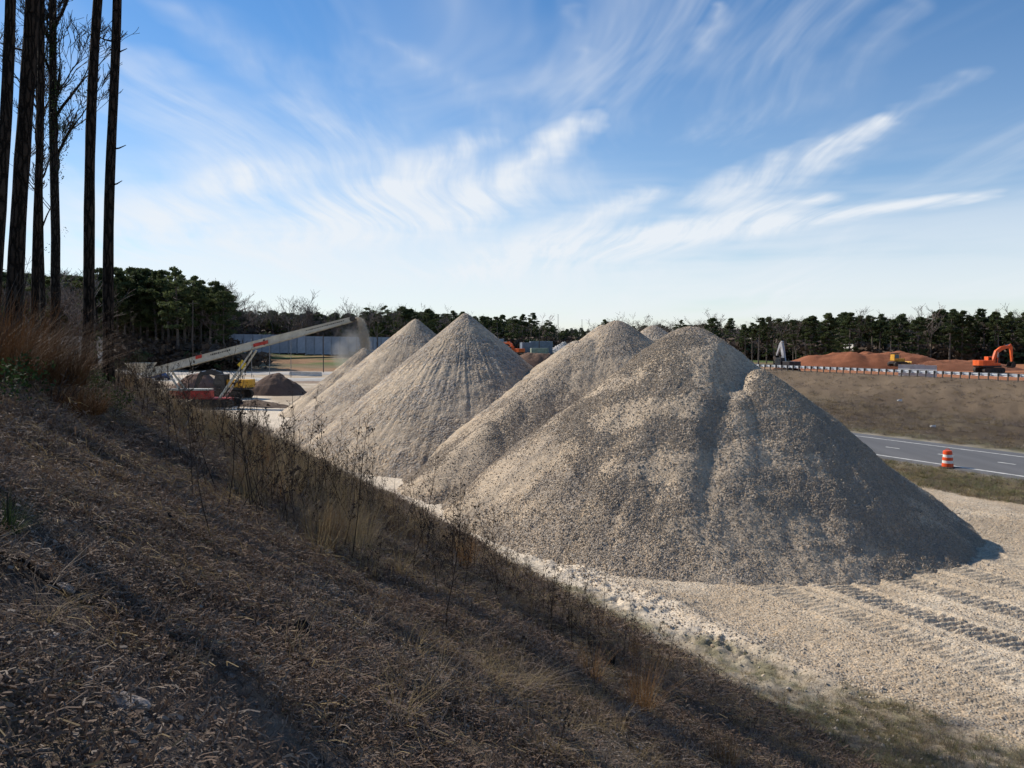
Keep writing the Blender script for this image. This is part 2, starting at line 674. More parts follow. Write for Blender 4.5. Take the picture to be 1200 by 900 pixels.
M_STRAW = leaf_mat('dry_straw', (0.16, 0.115, 0.06), (0.38, 0.29, 0.16), trans=0.3)
M_RUST = leaf_mat('rust_dry_grass', (0.13, 0.066, 0.028), (0.30, 0.17, 0.075), trans=0.3)
M_GREY = leaf_mat('grey_dead_stems', (0.085, 0.068, 0.058), (0.31, 0.25, 0.20), trans=0.1)
M_DKSTEM = leaf_mat('dark_weed_stems', (0.025, 0.017, 0.013), (0.085, 0.060, 0.042), trans=0.1)
M_LITTER = leaf_mat('leaf_litter', (0.065, 0.043, 0.033), (0.27, 0.19, 0.14), trans=0.15, scale=3)
M_CHIP = leaf_mat('wood_chips', (0.09, 0.072, 0.06), (0.30, 0.245, 0.20), trans=0.0, scale=4)
M_GRASSG = leaf_mat('green_grass', (0.09, 0.105, 0.04), (0.24, 0.225, 0.11), trans=0.3)
#---SETTING---
# ------------------------------------------------------------------ the ground sheet
def lerp3(c, d, t):
    t = np.asarray(t)[..., None]
    return np.asarray(c) * (1 - t) + np.asarray(d) * t


def zone_colour(X, Y):
    """albedo of the soil zones (linear) and how stony each is"""
    u, v = uv(X, Y)
    N = lambda s, seed, o=3: fbm(X * s, Y * s, seed, o)
    c = np.zeros((len(X), 3)) + np.array([0.42, 0.335, 0.24])          # yard: crushed stone and silt
    st = np.full(len(X), 0.85)
    c = lerp3(c, [0.50, 0.42, 0.32], sst(0.5, 0.68, N(0.25, 41)))
    c = lerp3(c, [0.27, 0.20, 0.145], sst(0.56, 0.7, N(0.12, 42)) * sst(45, 60, Y))
    st = st * (1 - 0.5 * sst(60, 90, Y))
    # pale silt washed along the foot of the hill
    t = toe_u(v)
    sc = t + 1.35 + 0.8 * (N(0.22, 43) - 0.5) * 2 + 0.02 * np.clip(v - 10, -12, 0) * -3
    silt = np.exp(-((u - sc) / 1.0) ** 2) * sst(10.0, 12.5, v)
    silt = np.maximum(silt, sst(26, 34, v) * (1 - sst(1.5, 4.5, np.abs(u - t - 1.5))) * 0.9)
    silt = np.clip(silt * (0.4 + 1.2 * N(0.9, 44)), 0, 1)
    c = lerp3(c, [0.66, 0.56, 0.435], np.clip(silt * 1.6, 0, 1))
    st = st * (1 - 0.75 * silt)
    # thin green and dead grass between silt and hill
    go = t + np.interp(v, [2, 9, 12, 15, 18], [4.6, 3.4, 2.4, 1.2, 0.9])
    gr = sst(t - 0.7, t + 0.1, u) * (1 - sst(go - .5, go + .5, u + 1.6 * (N(0.6, 45) - 0.5))) * (1 - sst(17, 24, v))
    gr = gr * np.clip(0.35 + 1.3 * N(1.8, 58, 3), 0, 1)
    gc = lerp3([0.34, 0.28, 0.20], [0.19, 0.17, 0.092], sst(0.45, 0.6, N(1.3, 46, 4)))
    c = c * (1 - gr[:, None] * 0.85) + gc * gr[:, None] * 0.85
    st = st * (1 - gr * 0.9)
    # the hill
    h = sst(t + 0.3, t - 0.9, u) * (1 - sst(60, 80, v))
    hc = lerp3([0.10, 0.078, 0.065], [0.21, 0.163, 0.13], sst(0.4, 0.65, N(0.8, 47)))
    hc = lerp3(hc, [0.20, 0.15, 0.09], sst(0.5, 0.7, N(0.35, 48)) * 0.6)
    hc = lerp3(hc, [0.045, 0.036, 0.03], sst(0.55, 0.7, N(1.9, 49)) * 0.7)
    c = c * (1 - h[:, None]) + hc * h[:, None]
    st = st * (1 - h)
    # grass strip by the road
    g2 = sst(35.3, 36.6, u + 1.6 * (N(0.4, 50) - 0.5)) * (1 - sst(100, 130, v))
    gc = lerp3([0.20, 0.16, 0.095], [0.11, 0.115, 0.05], sst(0.42, 0.66, N(0.35, 51)))
    c = c * (1 - g2[:, None]) + gc * g2[:, None]
    st = st * (1 - g2)
    # gravel shoulders
    sh = np.maximum(np.exp(-((u - 41.6) / 0.45) ** 2), np.exp(-((u - 51.9) / 0.55) ** 2)) * 0.8
    c = lerp3(c, [0.34, 0.30, 0.245], sh)
    # bank: dead weeds, paler and rilled towards the rail
    b = sst(52, 53.2, u + 0.8 * (N(0.5, 52) - 0.5)) * (1 - sst(110, 150, v))
    bc = lerp3([0.085, 0.063, 0.044], [0.125, 0.096, 0.062], sst(0.4, 0.65, fbm(u * 0.25, v * 0.1, 53, 3)))
    bc = lerp3(bc, [0.12, 0.115, 0.06], (1 - sst(53.5, 55.5, u)) * 0.7)
    bc = lerp3(bc, [0.065, 0.048, 0.034], sst(0.5, 0.66, N(0.5, 54)) * 0.7)
    bc = lerp3(bc, [0.175, 0.128, 0.085], sst(64, 71, u + 4 * (fbm(u * 0.2, v * 0.15, 55, 3) - 0.5)) * 0.85)
    bc = lerp3(bc, [0.34, 0.145, 0.07], sst(80.5, 83, u))                # red clay behind the rail
    c = c * (1 - b[:, None]) + bc * b[:, None]
    st = st * (1 - b)
    # far field: dead grass, red earth, some green
    f = sst(160, 190, Y)
    fc = lerp3([0.20, 0.155, 0.09], [0.27, 0.16, 0.09], sst(0.45, 0.6, fbm(X * 0.02, Y * 0.08, 56, 3)))
    fc = lerp3(fc, [0.10, 0.13, 0.045], sst(0.5, 0.62, fbm(X * 0.03, Y * 0.1, 57, 3)) * sst(195, 210, Y))
    fm = f * (1 - sst(52, 60, u) * (1 - sst(110, 150, v)))
    c = c * (1 - fm[:, None]) + fc * fm[:, None]
    st = st * (1 - f)
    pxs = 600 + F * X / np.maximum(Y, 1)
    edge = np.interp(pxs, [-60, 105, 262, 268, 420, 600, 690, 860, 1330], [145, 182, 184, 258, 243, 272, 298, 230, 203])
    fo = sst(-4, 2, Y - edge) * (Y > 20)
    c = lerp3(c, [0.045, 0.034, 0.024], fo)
    return c, np.clip(st, 0, 1)


def build_ground():
    fine = np.radians(np.arange(-41, 41.01, 0.2))
    coarse = np.radians(np.arange(45, 316, 4.0))
    ang = np.concatenate([fine, coarse])
    rad = [0.6]
    while rad[-1] < 60:
        rad.append(rad[-1] * 1.0125)
    while rad[-1] < 420:
        rad.append(rad[-1] * 1.022)
    while rad[-1] < 9000:
        rad.append(rad[-1] * 1.18)
    rad = np.array([0.01, 0.3] + rad)
    RR, AA = np.meshgrid(rad, ang, indexing='ij')
    X, Y = (RR * np.sin(AA)).ravel(), (RR * np.cos(AA)).ravel()
    Z = zground(X, Y)
    V = np.stack([X, Y, Z], -1)
    Fq = grid_faces(len(rad), len(ang), wrap=True)[:, ::-1]
    c, st = zone_colour(X, Y)
    o = np_obj('ground', V, np.ascontiguousarray(Fq), M_GROUND, attrs={'Col': c, 'stony': st}, smooth=True)
    struct(o)


build_ground()

# worked gravel apron with track marks, laid on the ground sheet
TRACKS = [(19.1, 0.52, 0.095, -8, 20.0, 0.26), (21.35, 0.50, 0.08, -8, 18.6, 0.26), (17.3, 0.5, 0.04, -2, 19.5, 0.26),
          (15.2, 0.45, 0.03, -5, 14, 0.26), (23.6, 0.5, 0.05, -8, 19.5, 0.26), (25.9, 0.5, 0.045, -8, 21, 0.26)]


def apron_relief(u, v, X, Y):
    z = 0.10 * (fbm(X * 0.8, Y * 0.8, 61, 3) - 0.5) + 0.055 * (fbm(X * 5, Y * 5, 62, 3) - 0.5)
    z = z + 0.06 * (fbm(u * 2.2, v * 0.12, 63, 3) - 0.5) * sst(14, 17, u)       # ruts along the drive
    for (uc, hw, dep, v0, v1, per) in TRACKS:
        wu = uc + 0.25 * (fbm(v * 0.08, v * 0 + uc, 64, 2) - 0.5)
        m = sst(hw, hw * 0.8, np.abs(u - wu)) * sst(v0 - 1, v0 + 1, v) * (1 - sst(v1 - 3, v1, v))
        m = m * np.clip(0.2 + 1.5 * fbm(v * 0.35, u * 0.3 + uc * 3.7, 65, 2), 0.25, 1)
        ph = (v + 0.22 * (u - wu)) / per
        ph = ph + 0.25 * (fbm(v * 1.3, u * 2.0, 68, 2) - 0.5)
        wave = (np.abs((ph % 1.0) - 0.5) * 2)
        z = z + m * dep * (1.25 * sst(0.25, 0.8, wave) - 0.75)
        z = z + 0.05 * np.exp(-((np.abs(u - wu) - hw - 0.12) / 0.12) ** 2) * np.clip(dep / 0.07, 0, 1) * sst(v0, v0 + 2, v) * (1 - sst(v1 - 3, v1, v))
    # churned clods in the silt
    t = toe_u(v)
    cl = np.exp(-((u - t - 1.6) / 0.9) ** 2) * sst(10, 13, v)
    rid = 1 - np.abs(fbm(X * 3.6, Y * 3.6, 66, 3) - 0.5) * 4
    z = z + cl * 0.11 * np.clip(rid, -0.6, 1) * sst(0.35, 0.6, fbm(X * 1.1, Y * 1.1, 69, 2))
    z = z + 0.12 * np.exp(-((u - t - 2.5) / 0.35) ** 2) * sst(10, 12, v) * (1 - sst(17, 20, v))   # edge of the dumped gravel
    return z


def build_apron():
    us = np.concatenate([np.linspace(11.0, 16.54, 80), np.arange(16.6, 26.55, 0.06), np.linspace(26.65, 35.6, 60)])
    vs = np.concatenate([np.linspace(-6, 3.9, 84), np.arange(4, 21.45, 0.05), np.linspace(21.55, 40, 154)])
    UU, VV = np.meshgrid(us, vs, indexing='ij')
    u, v = UU.ravel(), VV.ravel()
    X, Y = xy(u, v)
    base = zground(X, Y)
    edge = sst(11.0, 11.7, u) * (1 - sst(33.5, 35.4, u)) * (1 - sst(36, 39.8, v)) * sst(-6, -5, v)
    Z = base + apron_relief(u, v, X, Y) * edge + 0.07 * edge - 0.06 * (1 - edge)
    c, st = zone_colour(X, Y)
    # paler fines pressed into the track bands
    band = np.zeros_like(u)
    for (uc, hw, dep, v0, v1, per) in TRACKS:
        band = np.maximum(band, np.exp(-((u - uc) / 1.4) ** 2))
    band = np.clip(band * (0.3 + fbm(u * 0.8, v * 0.2, 67, 3)), 0, 1) * sst(15, 17, u)
    c = lerp3(c, [0.50, 0.41, 0.30], band * 0.75)
    st = st * (1 - 0.45 * band)
    o = np_obj('gravel_apron', np.stack([X, Y, Z], -1), grid_faces(len(us), len(vs)), M_GROUND, attrs={'Col': c, 'stony': st}, smooth=True)
    struct(o)
    return None


build_apron()

# ------------------------------------------------------------------ road
def build_road():
    m, T, b = new_mat('worn_asphalt')
    pos = T.new('ShaderNodeNewGeometry').outputs['Position']
    mp = T.new('ShaderNodeMapping')
    T.l.new(pos, mp.inputs['Vector'])
    mp.inputs['Rotation'].default_value = (0, 0, -math.atan2(0.465, 0.885))
    mp.inputs['Scale'].default_value = (1.2, 0.05, 1)
    lanes = T.noise(mp.outputs[0], 1.0, 3, 0.5)
    n = T.noise(pos, 30, 4, 0.7)
    k = T.math('MULTIPLY', T.math('MULTIPLY_ADD', lanes, 0.7, 0.65), T.math('MULTIPLY_ADD', n, 0.5, 0.75))
    cc = T.mix(1.0, (0.115, 0.112, 0.112), T.comb(k, k, k), 'MULTIPLY')
    T.l.new(cc, b.inputs['Base Color'])
    b.inputs['Roughness'].default_value = 0.85
    vs = np.arange(-60, 141, 1.0)
    us = np.array([41.9, 42.3, 46.1, 49.9, 51.2, 51.6])
    UU, VV = np.meshgrid(us, vs, indexing='ij')
    X, Y = xy(UU.ravel(), VV.ravel())
    zoff = np.array([-0.05, 0.05, 0.09, 0.06, 0.05, -0.05])
    far = zground(X, Y, False)
    Z = far * 0 + np.repeat(zoff, len(vs)) + 2.6 * sst(175, 265, Y) * 1.0 + 4.4 * sst(150, 240, Y) * sst(-72, -96, X) + 0.03
    o = np_obj('road', np.stack([X, Y, Z], -1), grid_faces(len(us), len(vs)), m, smooth=True)
    struct(o)
    paint = pmat('road_paint', (0.62, 0.60, 0.55), 0.7, 0.25, 3.0)

    def zr(u, v):
        X, Y = xy(u, v)
        return float(np.interp(u, us, zoff) + 2.6 * sst(175, 265, Y) + 4.4 * sst(150, 240, Y) * sst(-72, -96, X) + 0.03)

    def strip(name, u0, u1, v0, v1, step):
        vv = np.arange(v0, v1 + step * 0.5, step)
        V = []
        for a in vv:
            for uu in (u0, u1):
                X, Y = xy(uu, a)
                V.append((X, Y, zr(uu, a) + 0.005))
        Fq = np.array([[2 * i, 2 * i + 1, 2 * i + 3, 2 * i + 2] for i in range(len(vv) - 1)])
        return np_obj(name, V, Fq, paint, o)
    strip('edge_line', 42.55, 42.75, -55, 135, 1.0)
    strip('edge_line', 49.55, 49.72, -55, 135, 1.0)
    for i in range(34):
        strip('lane_dash', 46.0, 46.16, 8.0 + i * 3.66, 9.0 + i * 3.66, 0.5)


build_road()


def cross_road(name, y0, y1, m, slope):
    xs = np.arange(-170, 12, 2.0)
    ys = np.array([y0 - .3, y0, (y0 + y1) / 2, y1, y1 + .3])
    XX, YY = np.meshgrid(xs, ys, indexing='ij')
    X, Y = XX.ravel(), (YY + slope * XX).ravel()
    Z = zground(X, Y) + np.tile([-.1, .08, .14, .08, -.1], len(xs))
    struct(np_obj(name, np.stack([X, Y, Z], -1), np.ascontiguousarray(grid_faces(len(xs), 5)[:, ::-1]), m, smooth=True))


M_PALE = pmat('pale_pavement', (.40, .37, .33), .9, .12, .4)
cross_road('side_road', 136, 146, M_PALE, -.02)
cross_road('far_road', 163, 176, M_PALE, .02)

# ------------------------------------------------------------------ scatter helper (for uncountable stuff only)
def scatter(name, P, rot, scl, protos, label=None, cat=None, parent=None):
    me = bpy.data.meshes.new(name)
    P = np.asarray(P, np.float32)
    me.vertices.add(len(P))
    me.vertices.foreach_set('co', P.ravel())
    a = me.attributes.new('rot', 'FLOAT_VECTOR', 'POINT')
    a.data.foreach_set('vector', np.asarray(rot, np.float32).ravel())
    a = me.attributes.new('scl', 'FLOAT_VECTOR', 'POINT')
    a.data.foreach_set('vector', np.asarray(scl, np.float32).ravel())
    a = me.attributes.new('idx', 'INT', 'POINT')
    a.data.foreach_set('value', rng.integers(0, len(protos), len(P)).astype(np.int32))
    o = link(name, me, parent)
    cl = bpy.data.collections.new(name + '_kinds')
    for p in protos:
        cl.objects.link(p)
    ng = bpy.data.node_groups.new(name + '_scatter', 'GeometryNodeTree')
    ng.interface.new_socket('Geometry', in_out='INPUT', socket_type='NodeSocketGeometry')
    ng.interface.new_socket('Geometry', in_out='OUTPUT', socket_type='NodeSocketGeometry')
    gi = ng.nodes.new('NodeGroupInput')
    go = ng.nodes.new('NodeGroupOutput')
    iop = ng.nodes.new('GeometryNodeInstanceOnPoints')
    ci = ng.nodes.new('GeometryNodeCollectionInfo')
    ci.inputs['Collection'].default_value = cl
    ci.inputs['Separate Children'].default_value = True
    ci.inputs['Reset Children'].default_value = True

    def attr(nm, typ):
        n = ng.nodes.new('GeometryNodeInputNamedAttribute')
        n.data_type = typ
        n.inputs['Name'].default_value = nm
        return n.outputs['Attribute']
    e2r = ng.nodes.new('FunctionNodeEulerToRotation')
    ng.links.new(attr('rot', 'FLOAT_VECTOR'), e2r.inputs[0])
    ng.links.new(gi.outputs[0], iop.inputs['Points'])
    ng.links.new(ci.outputs[0], iop.inputs['Instance'])
    iop.inputs['Pick Instance'].default_value = True
    ng.links.new(attr('idx', 'INT'), iop.inputs['Instance Index'])
    ng.links.new(e2r.outputs[0], iop.inputs['Rotation'])
    ng.links.new(attr('scl', 'FLOAT_VECTOR'), iop.inputs['Scale'])
    ng.links.new(iop.outputs[0], go.inputs[0])
    md = o.modifiers.new('scatter', 'NODES')
    md.node_group = ng
    stuff(o)
    if label:
        o['label'] = label
        o['category'] = cat
    return o


def proto(name, V, Fs, mat, smooth=False):
    me = bpy.data.meshes.new(name)
    me.from_pydata([tuple(map(float, p)) for p in V], [], [tuple(map(int, f)) for f in Fs])
    me.update()
    me.materials.append(mat)
    if smooth:
        me.polygons.foreach_set('use_smooth', np.ones(len(me.polygons), bool))
    return bpy.data.objects.new(name, me)


def stone_protos(mat, n=4, seed=1):
    out = []
    r = random.Random(seed)
    for i in range(n):
        bm = bmesh.new()
        bmesh.ops.create_icosphere(bm, subdivisions=1, radius=0.5)
        for w in bm.verts:
            w.co *= r.uniform(0.75, 1.2)
            w.co.z *= 0.75
        bm.verts.index_update()
        out.append(proto('stone', [w.co for w in bm.verts], [[x.index for x in f.verts] for f in bm.faces], mat))
        bm.free()
    return out


def rand_rot(n):
    return rng.uniform(0, 2 * math.pi, (n, 3))


# ------------------------------------------------------------------ gravel piles
def pile_height(p, X, Y, fine=True):
    """surface height of a pile p at X, Y"""
    z = None
    for (cx, cy, h, tan, rnd, seed, sand) in p:
        dx, dy = X - cx, Y - cy
        r = np.hypot(dx, dy)
        th = np.arctan2(dy, dx)
        cth, sth = np.cos(th), np.sin(th)
        k = tan * (1 + 0.05 * (fbm(cth * 1.2 + 5, sth * 1.2 + seed, seed, 2) - 0.5))
        zz = h + rnd - np.sqrt((k * r) ** 2 + rnd ** 2)
        env = sst(0.4, 3.0, r)
        if fine:
            # chutes running down the slope + slumped lumps
            rr = r * 0.16 + 0.8 * fbm(X * 0.3, Y * 0.3, seed + 9, 2)
            rill = fbm(cth * 9 + 3 * cth * rr * 0.3, sth * 9 + seed + rr * 0.3, seed + 1, 3)
            rill2 = fbm(cth * 42, sth * 42 + seed * 3 + rr * 1.2, seed + 2, 3)
            zz = zz + sst(0.8, 5.0, r) * (0.07 * (rill - 0.5) + sand * 0.085 * (rill2 - 0.5) * sst(0.35, 0.6, fbm(X * 0.35 + 4, Y * 0.35, seed + 8, 2)))
            slump = fbm(X * 0.28 + 3, Y * 0.28 - zz * 0.25, seed + 31, 3)
            zz = zz + (env * 0.16 * (sst(0.42, 0.62, slump) - 0.5) * sst(0.8, 2.5, zz) if sand < 0.45 else 0)
            zz = zz + env * ((0.30 if sand < 1 else 0.14) * (fbm(X * 0.55, Y * 0.55, seed + 3, 3) - 0.5) + 0.12 * (fbm(X * 2.3, Y * 2.3, seed + 4, 3) - 0.5))
        # the foot flares out
        zz = np.where(zz < 0.6, 0.6 - (0.6 - zz) * 0.82, zz)
        z = zz if z is None else np.maximum(z, zz)
    if p[0][5] == 101:                       # washed groove between the two humps
        ax, ay, bx, by = 9.0, 31.6, 6.3, 25.6
        t = np.clip(((X - ax) * (bx - ax) + (Y - ay) * (by - ay)) / ((bx - ax) ** 2 + (by - ay) ** 2), 0, 1)
        wob = 0.25 * (fbm(t * 6, t * 0 + 3, 77, 2) - 0.5)
        dd = np.hypot(X - ax - t * (bx - ax) - wob, Y - ay - t * (by - ay))
        z = z - 0.24 * np.exp(-(dd / 0.42) ** 2) * (1 - 0.6 * t) * sst(0.0, 0.3, t + 0.08) + 0.10 * np.exp(-((dd - 0.85) / 0.4) ** 2) * (1 - t)
    return z


def build_pile(cones, label, nth, nr, colour, mat=None):
    cx, cy, h = cones[0][:3]
    rmax = max(math.hypot(c[0] - cx, c[1] - cy) + (c[2] + c[4]) / c[3] for c in cones) + 1.6
    rad = rmax * (np.linspace(0, 1, nr) ** 0.85)
    rad[0] = 0.005
    ang = np.linspace(0, 2 * math.pi, nth, endpoint=False)
    RR, AA = np.meshgrid(rad, ang, indexing='ij')
    X, Y = (cx + RR * np.cos(AA)).ravel(), (cy + RR * np.sin(AA)).ravel()
    Z = pile_height(cones, X, Y)
    Z = Z + 0.05 * (fbm(X * 9, Y * 9, 71, 2) - 0.5)
    Z = np.maximum(Z, -0.35)
    th = np.arctan2(Y - cy, X - cx)
    r = np.hypot(X - cx, Y - cy)
    sd = cones[0][5]
    rill = fbm(np.cos(th) * 14, np.sin(th) * 14 + sd + r * 0.05, sd + 1, 3)
    patch = fbm(X * 0.5, Y * 0.5 + Z * 0.5, sd + 6, 4)
    sandy, grey, coarse = colour
    c = lerp3(grey, sandy, sst(0.36, 0.62, rill * 0.3 + patch * 0.7))
    c = lerp3(c, coarse, sst(0.52, 0.72, fbm(np.cos(th) * 22 + 7 + r * .2, np.sin(th) * 22 + sd, sd + 7, 3)) * 0.35)
    st = np.clip(1.0 - 0.5 * sst(0.5, 0.7, patch), 0.5, 1)
    o = np_obj('gravel_pile', np.stack([X, Y, Z], -1), grid_faces(nr, nth, wrap=True), mat or M_PILE,
               attrs={'Col': c, 'stony': st}, smooth=True)
    o.data.transform(Matrix.Translation((-cx, -cy, 0)))
    o.location = (cx, cy, 0)
    tag(o, label, 'gravel pile', 'gravel piles on the yard')
    return o


SAND, GREY, COARSE = (0.46, 0.37, 0.27), (0.335, 0.28, 0.222), (0.26, 0.222, 0.182)
# x, y, height, slope, rounding of the top, seed, chute depth
PILES = {}
PILES['A'] = [(7.6, 33.6, 7.75, 0.80, 0.75, 101, 0.4), (9.7, 30.8, 5.95, 0.89, 0.6, 107, 0.3)]
PILES['C'] = [(5.75, 43.2, 8.25, 0.82, 0.45, 111, 0.6)]
for _ix, _iy, _d in ((690, 396, 42.3), (664, 419, 41.2), (637, 443, 40.0), (608, 468, 38.9), (578, 494, 37.8), (548, 520, 36.9)):
    PILES['C'].append(((_ix - 600) / F * _d, _d, EYE + (HOR - _iy) / F * _d, 0.80, 0.35, 111 + _ix % 7, 0.5))
PILES['D'] = [(4.1, 50.0, 7.15, 0.76, 0.3, 121, 0.5)]
for _k in range(1, 8):
    _ix, _iy, _d = 676 - 16.5 * _k, 399 + 13.0 * _k, 50 - 0.95 * _k
    PILES['D'].append(((_ix - 600) / F * _d, _d, EYE + (HOR - _iy) / F * _d, 0.76, 0.3, 121, 0.5))
PILES['D1'] = [(6.4, 55.0, 8.25, 0.79, 0.3, 126, 0.5)]
PILES['E'] = [(10.2, 57.0, 8.25, 0.78, 0.3, 131, 0.5)]
PILES['F'] = [(-3.05, 51.5, 8.95, 0.83, 0.12, 141, 1.3)]
PILES['G'] = [(-7.4, 60.5, 8.8, 0.82, 0.12, 151, 1.3)]
PILES['H'] = [(-14.6, 78.0, 6.4, 0.80, 0.12, 161, 1.0)]
PLABEL = {'A': 'broad grey gravel pile with two merged rounded humps and a groove between them',
          'C': 'round-topped gravel pile tucked directly behind the two-humped one',
          'D': 'lower gravel pile whose left shoulder shows behind the round-topped pile',
          'D1': 'gravel pile mostly hidden behind the round-topped one, only its left ridge showing',
          'E': 'gravel pile of which only a small tip shows between two rounded tops',
          'F': 'tall sharp-pointed gravel pile with streaked tan flank, its whole peak in view',
          'G': 'pointed gravel pile partly hidden behind the tallest sharp peak',
          'H': 'dark gravel pile growing under the stream falling from the conveyor'}
for k, cones in PILES.items():
    big = k in 'AC'
    g = tuple(x * (0.72 if k == 'H' else 1) for x in GREY)
    build_pile(cones, PLABEL[k], 760 if k == 'A' else 560 if k in 'CF' else 360, 240 if k == 'A' else 170 if k in 'CF' else 110,
               (SAND, g, COARSE), None if k in 'AC' else M_PILE_FAR)

# loose stones lying on the near piles and on the apron
STONES = stone_protos(M_STONE, 5)
STONES_P = stone_protos(M_STONEP, 4, 3)


def scatter_pile_stones(key, n, name, dmax, size, facing=True):
    cones = PILES[key]
    P = []
    for c in cones:
        m = int(n / len(cones))
        rr = (c[2] / c[3] + 1.2) * np.sqrt(rng.uniform(0, 1, m))
        th = rng.uniform(math.pi * 0.80, math.pi * 2.12, m)
        P.append(np.stack([c[0] + rr * np.cos(th), c[1] + rr * np.sin(th)], -1))
    P = np.concatenate(P)
    X, Y = P[:, 0], P[:, 1]
    Z = pile_height(cones, X, Y) + 0.05 * (fbm(X * 9, Y * 9, 71, 2) - 0.5)
    patch = fbm(X * 0.5, Y * 0.5 + Z * 0.5, cones[0][5] + 6, 4)
    keep = (Z > 0.02) & (rng.uniform(0, 1, len(X)) < 0.25 + 0.75 * (1 - sst(0.48, 0.62, patch)))
    X, Y, Z = X[keep], Y[keep], Z[keep]
    s = size * np.exp(rng.normal(0, 0.33, len(X)))
    scl = np.stack([s, s * rng.uniform(0.7, 1.0, len(X)), s * rng.uniform(0.6, 0.9, len(X))], -1)
    return scatter(name, np.stack([X, Y, Z + 0.12 * s], -1), rand_rot(len(X)), scl, STONES,
                   'loose crushed stones covering the face of a gravel pile', 'gravel')


scatter_pile_stones('A', 230000, 'loose_gravel', 60, 0.036)
scatter_pile_stones('C', 80000, 'loose_gravel', 60, 0.036)

def scatter_apron():
    n = 90000
    d = 13 + (36 - 13) * rng.uniform(0, 1, n) ** 1.2
    t = rng.uniform(-0.12, 0.72, n)
    X, Y = d * t, d
    u, v = uv(X, Y)
    toe = toe_u(v)
    go = toe + np.interp(v, [2, 9, 12, 15, 18], [4.6, 3.4, 2.4, 1.6, 1.6])
    w = sst(go - .6, go + 0.6, u) * (1 - sst(30, 35, u)) + 0.05 * sst(toe - 0.5, toe + 1, u)
    for (uc, hw, dep, v0, v1, per) in TRACKS:
        w = w * (1 - 0.95 * np.exp(-((u - uc) / 0.7) ** 2))
    keep = (rng.uniform(0, 1, n) < w * np.clip(0.3 + 1.2 * fbm(X * 0.7, Y * 0.7, 81, 2), 0, 1)) & (u > 11.2) & (v < 39) & (v > -5.5)
    X, Y, u, v = X[keep], Y[keep], u[keep], v[keep]
    edge = sst(11.0, 11.7, u) * (1 - sst(33.5, 35.4, u)) * (1 - sst(36, 39.8, v)) * sst(-6, -5, v)
    Z = zground(X, Y) + apron_relief(u, v, X, Y) * edge + 0.07 * edge - 0.06 * (1 - edge)
    ph = np.maximum(pile_height(PILES['A'], X, Y), pile_height(PILES['C'], X, Y))
    k2 = ph < Z
    X, Y, Z, u, v = X[k2], Y[k2], Z[k2], u[k2], v[k2]
    s = 0.036 * np.exp(rng.normal(0, 0.35, len(X))) * (1 + 0.5 * (1 - sst(0.8, 3.5, u - toe_u(v))))
    scl = np.stack([s, s * 0.85, s * 0.7], -1)
    scatter('loose_gravel', np.stack([X, Y, Z + 0.1 * s], -1), rand_rot(len(X)), scl, STONES_P,
            'loose crushed stones spread over the drive', 'gravel')


scatter_apron()

# ------------------------------------------------------------------ plants: mesh makers
def blades(n, hlo, hhi, spread, lean, width, seg=3, seed=0, droop=0.5, base=0.0):
    """n curved tapering blades growing from a clump"""
    r = np.random.default_rng(seed)
    a = r.uniform(0, 2 * math.pi, n)
    rad = spread * np.sqrt(r.uniform(0, 1, n))
    bx, by = rad * np.cos(a), rad * np.sin(a)
    da = a + r.normal(0, 0.9, n)
    h = r.uniform(hlo, hhi, n)
    ln = np.abs(r.normal(0, lean, n)) + 0.05
    V, Fs = [], []
    for i in range(n):
        dx, dy = math.cos(da[i]), math.sin(da[i])
        sx, sy = -dy, dx
        o = len(V)
        for k in range(seg + 1):
            t = k / seg
            w = width * (1 - t * 0.85) * 0.5
            out = h[i] * ln[i] * (t + droop * t * t)
            zz = h[i] * t * (1 - 0.35 * ln[i] * t) + base
            x, y = bx[i] + dx * out, by[i] + dy * out
            V += [(x - sx * w, y - sy * w, zz), (x + sx * w, y + sy * w, zz)]
        for k in range(seg):
            Fs.append((o + 2 * k, o + 2 * k + 1, o + 2 * k + 3, o + 2 * k + 2))
    return V, Fs


def litter_patch(n, size, lmin, lmax, width, seed, lift=0.03, curl=0.6):
    """flat-lying needles, straws and stalk bits"""
    r = np.random.default_rng(seed)
    V, Fs = [], []
    for i in range(n):
        x, y = r.normal(0, size, 2)
        L = r.uniform(lmin, lmax)
        a = r.uniform(0, 2 * math.pi)
        c = r.normal(0, curl)
        z0, z1 = r.uniform(0.0, lift), r.uniform(0, lift) + abs(r.normal(0, lift * 0.8))
        w = width * r.uniform(0.5, 1.4)
        o = len(V)
        for k in range(3):
            t = k / 2
            aa = a + c * t
            px, py = x + math.cos(aa) * L * t, y + math.sin(aa) * L * t
            pz = z0 + (z1 - z0) * t + (0.25 * lift if k == 1 else 0)
            sx, sy = -math.sin(aa) * w / 2, math.cos(aa) * w / 2
            V += [(px - sx, py - sy, pz - w * 0.15), (px + sx, py + sy, pz + w * 0.35)]
        Fs += [(o, o + 1, o + 3, o + 2), (o + 2, o + 3, o + 5, o + 4)]
    return V, Fs


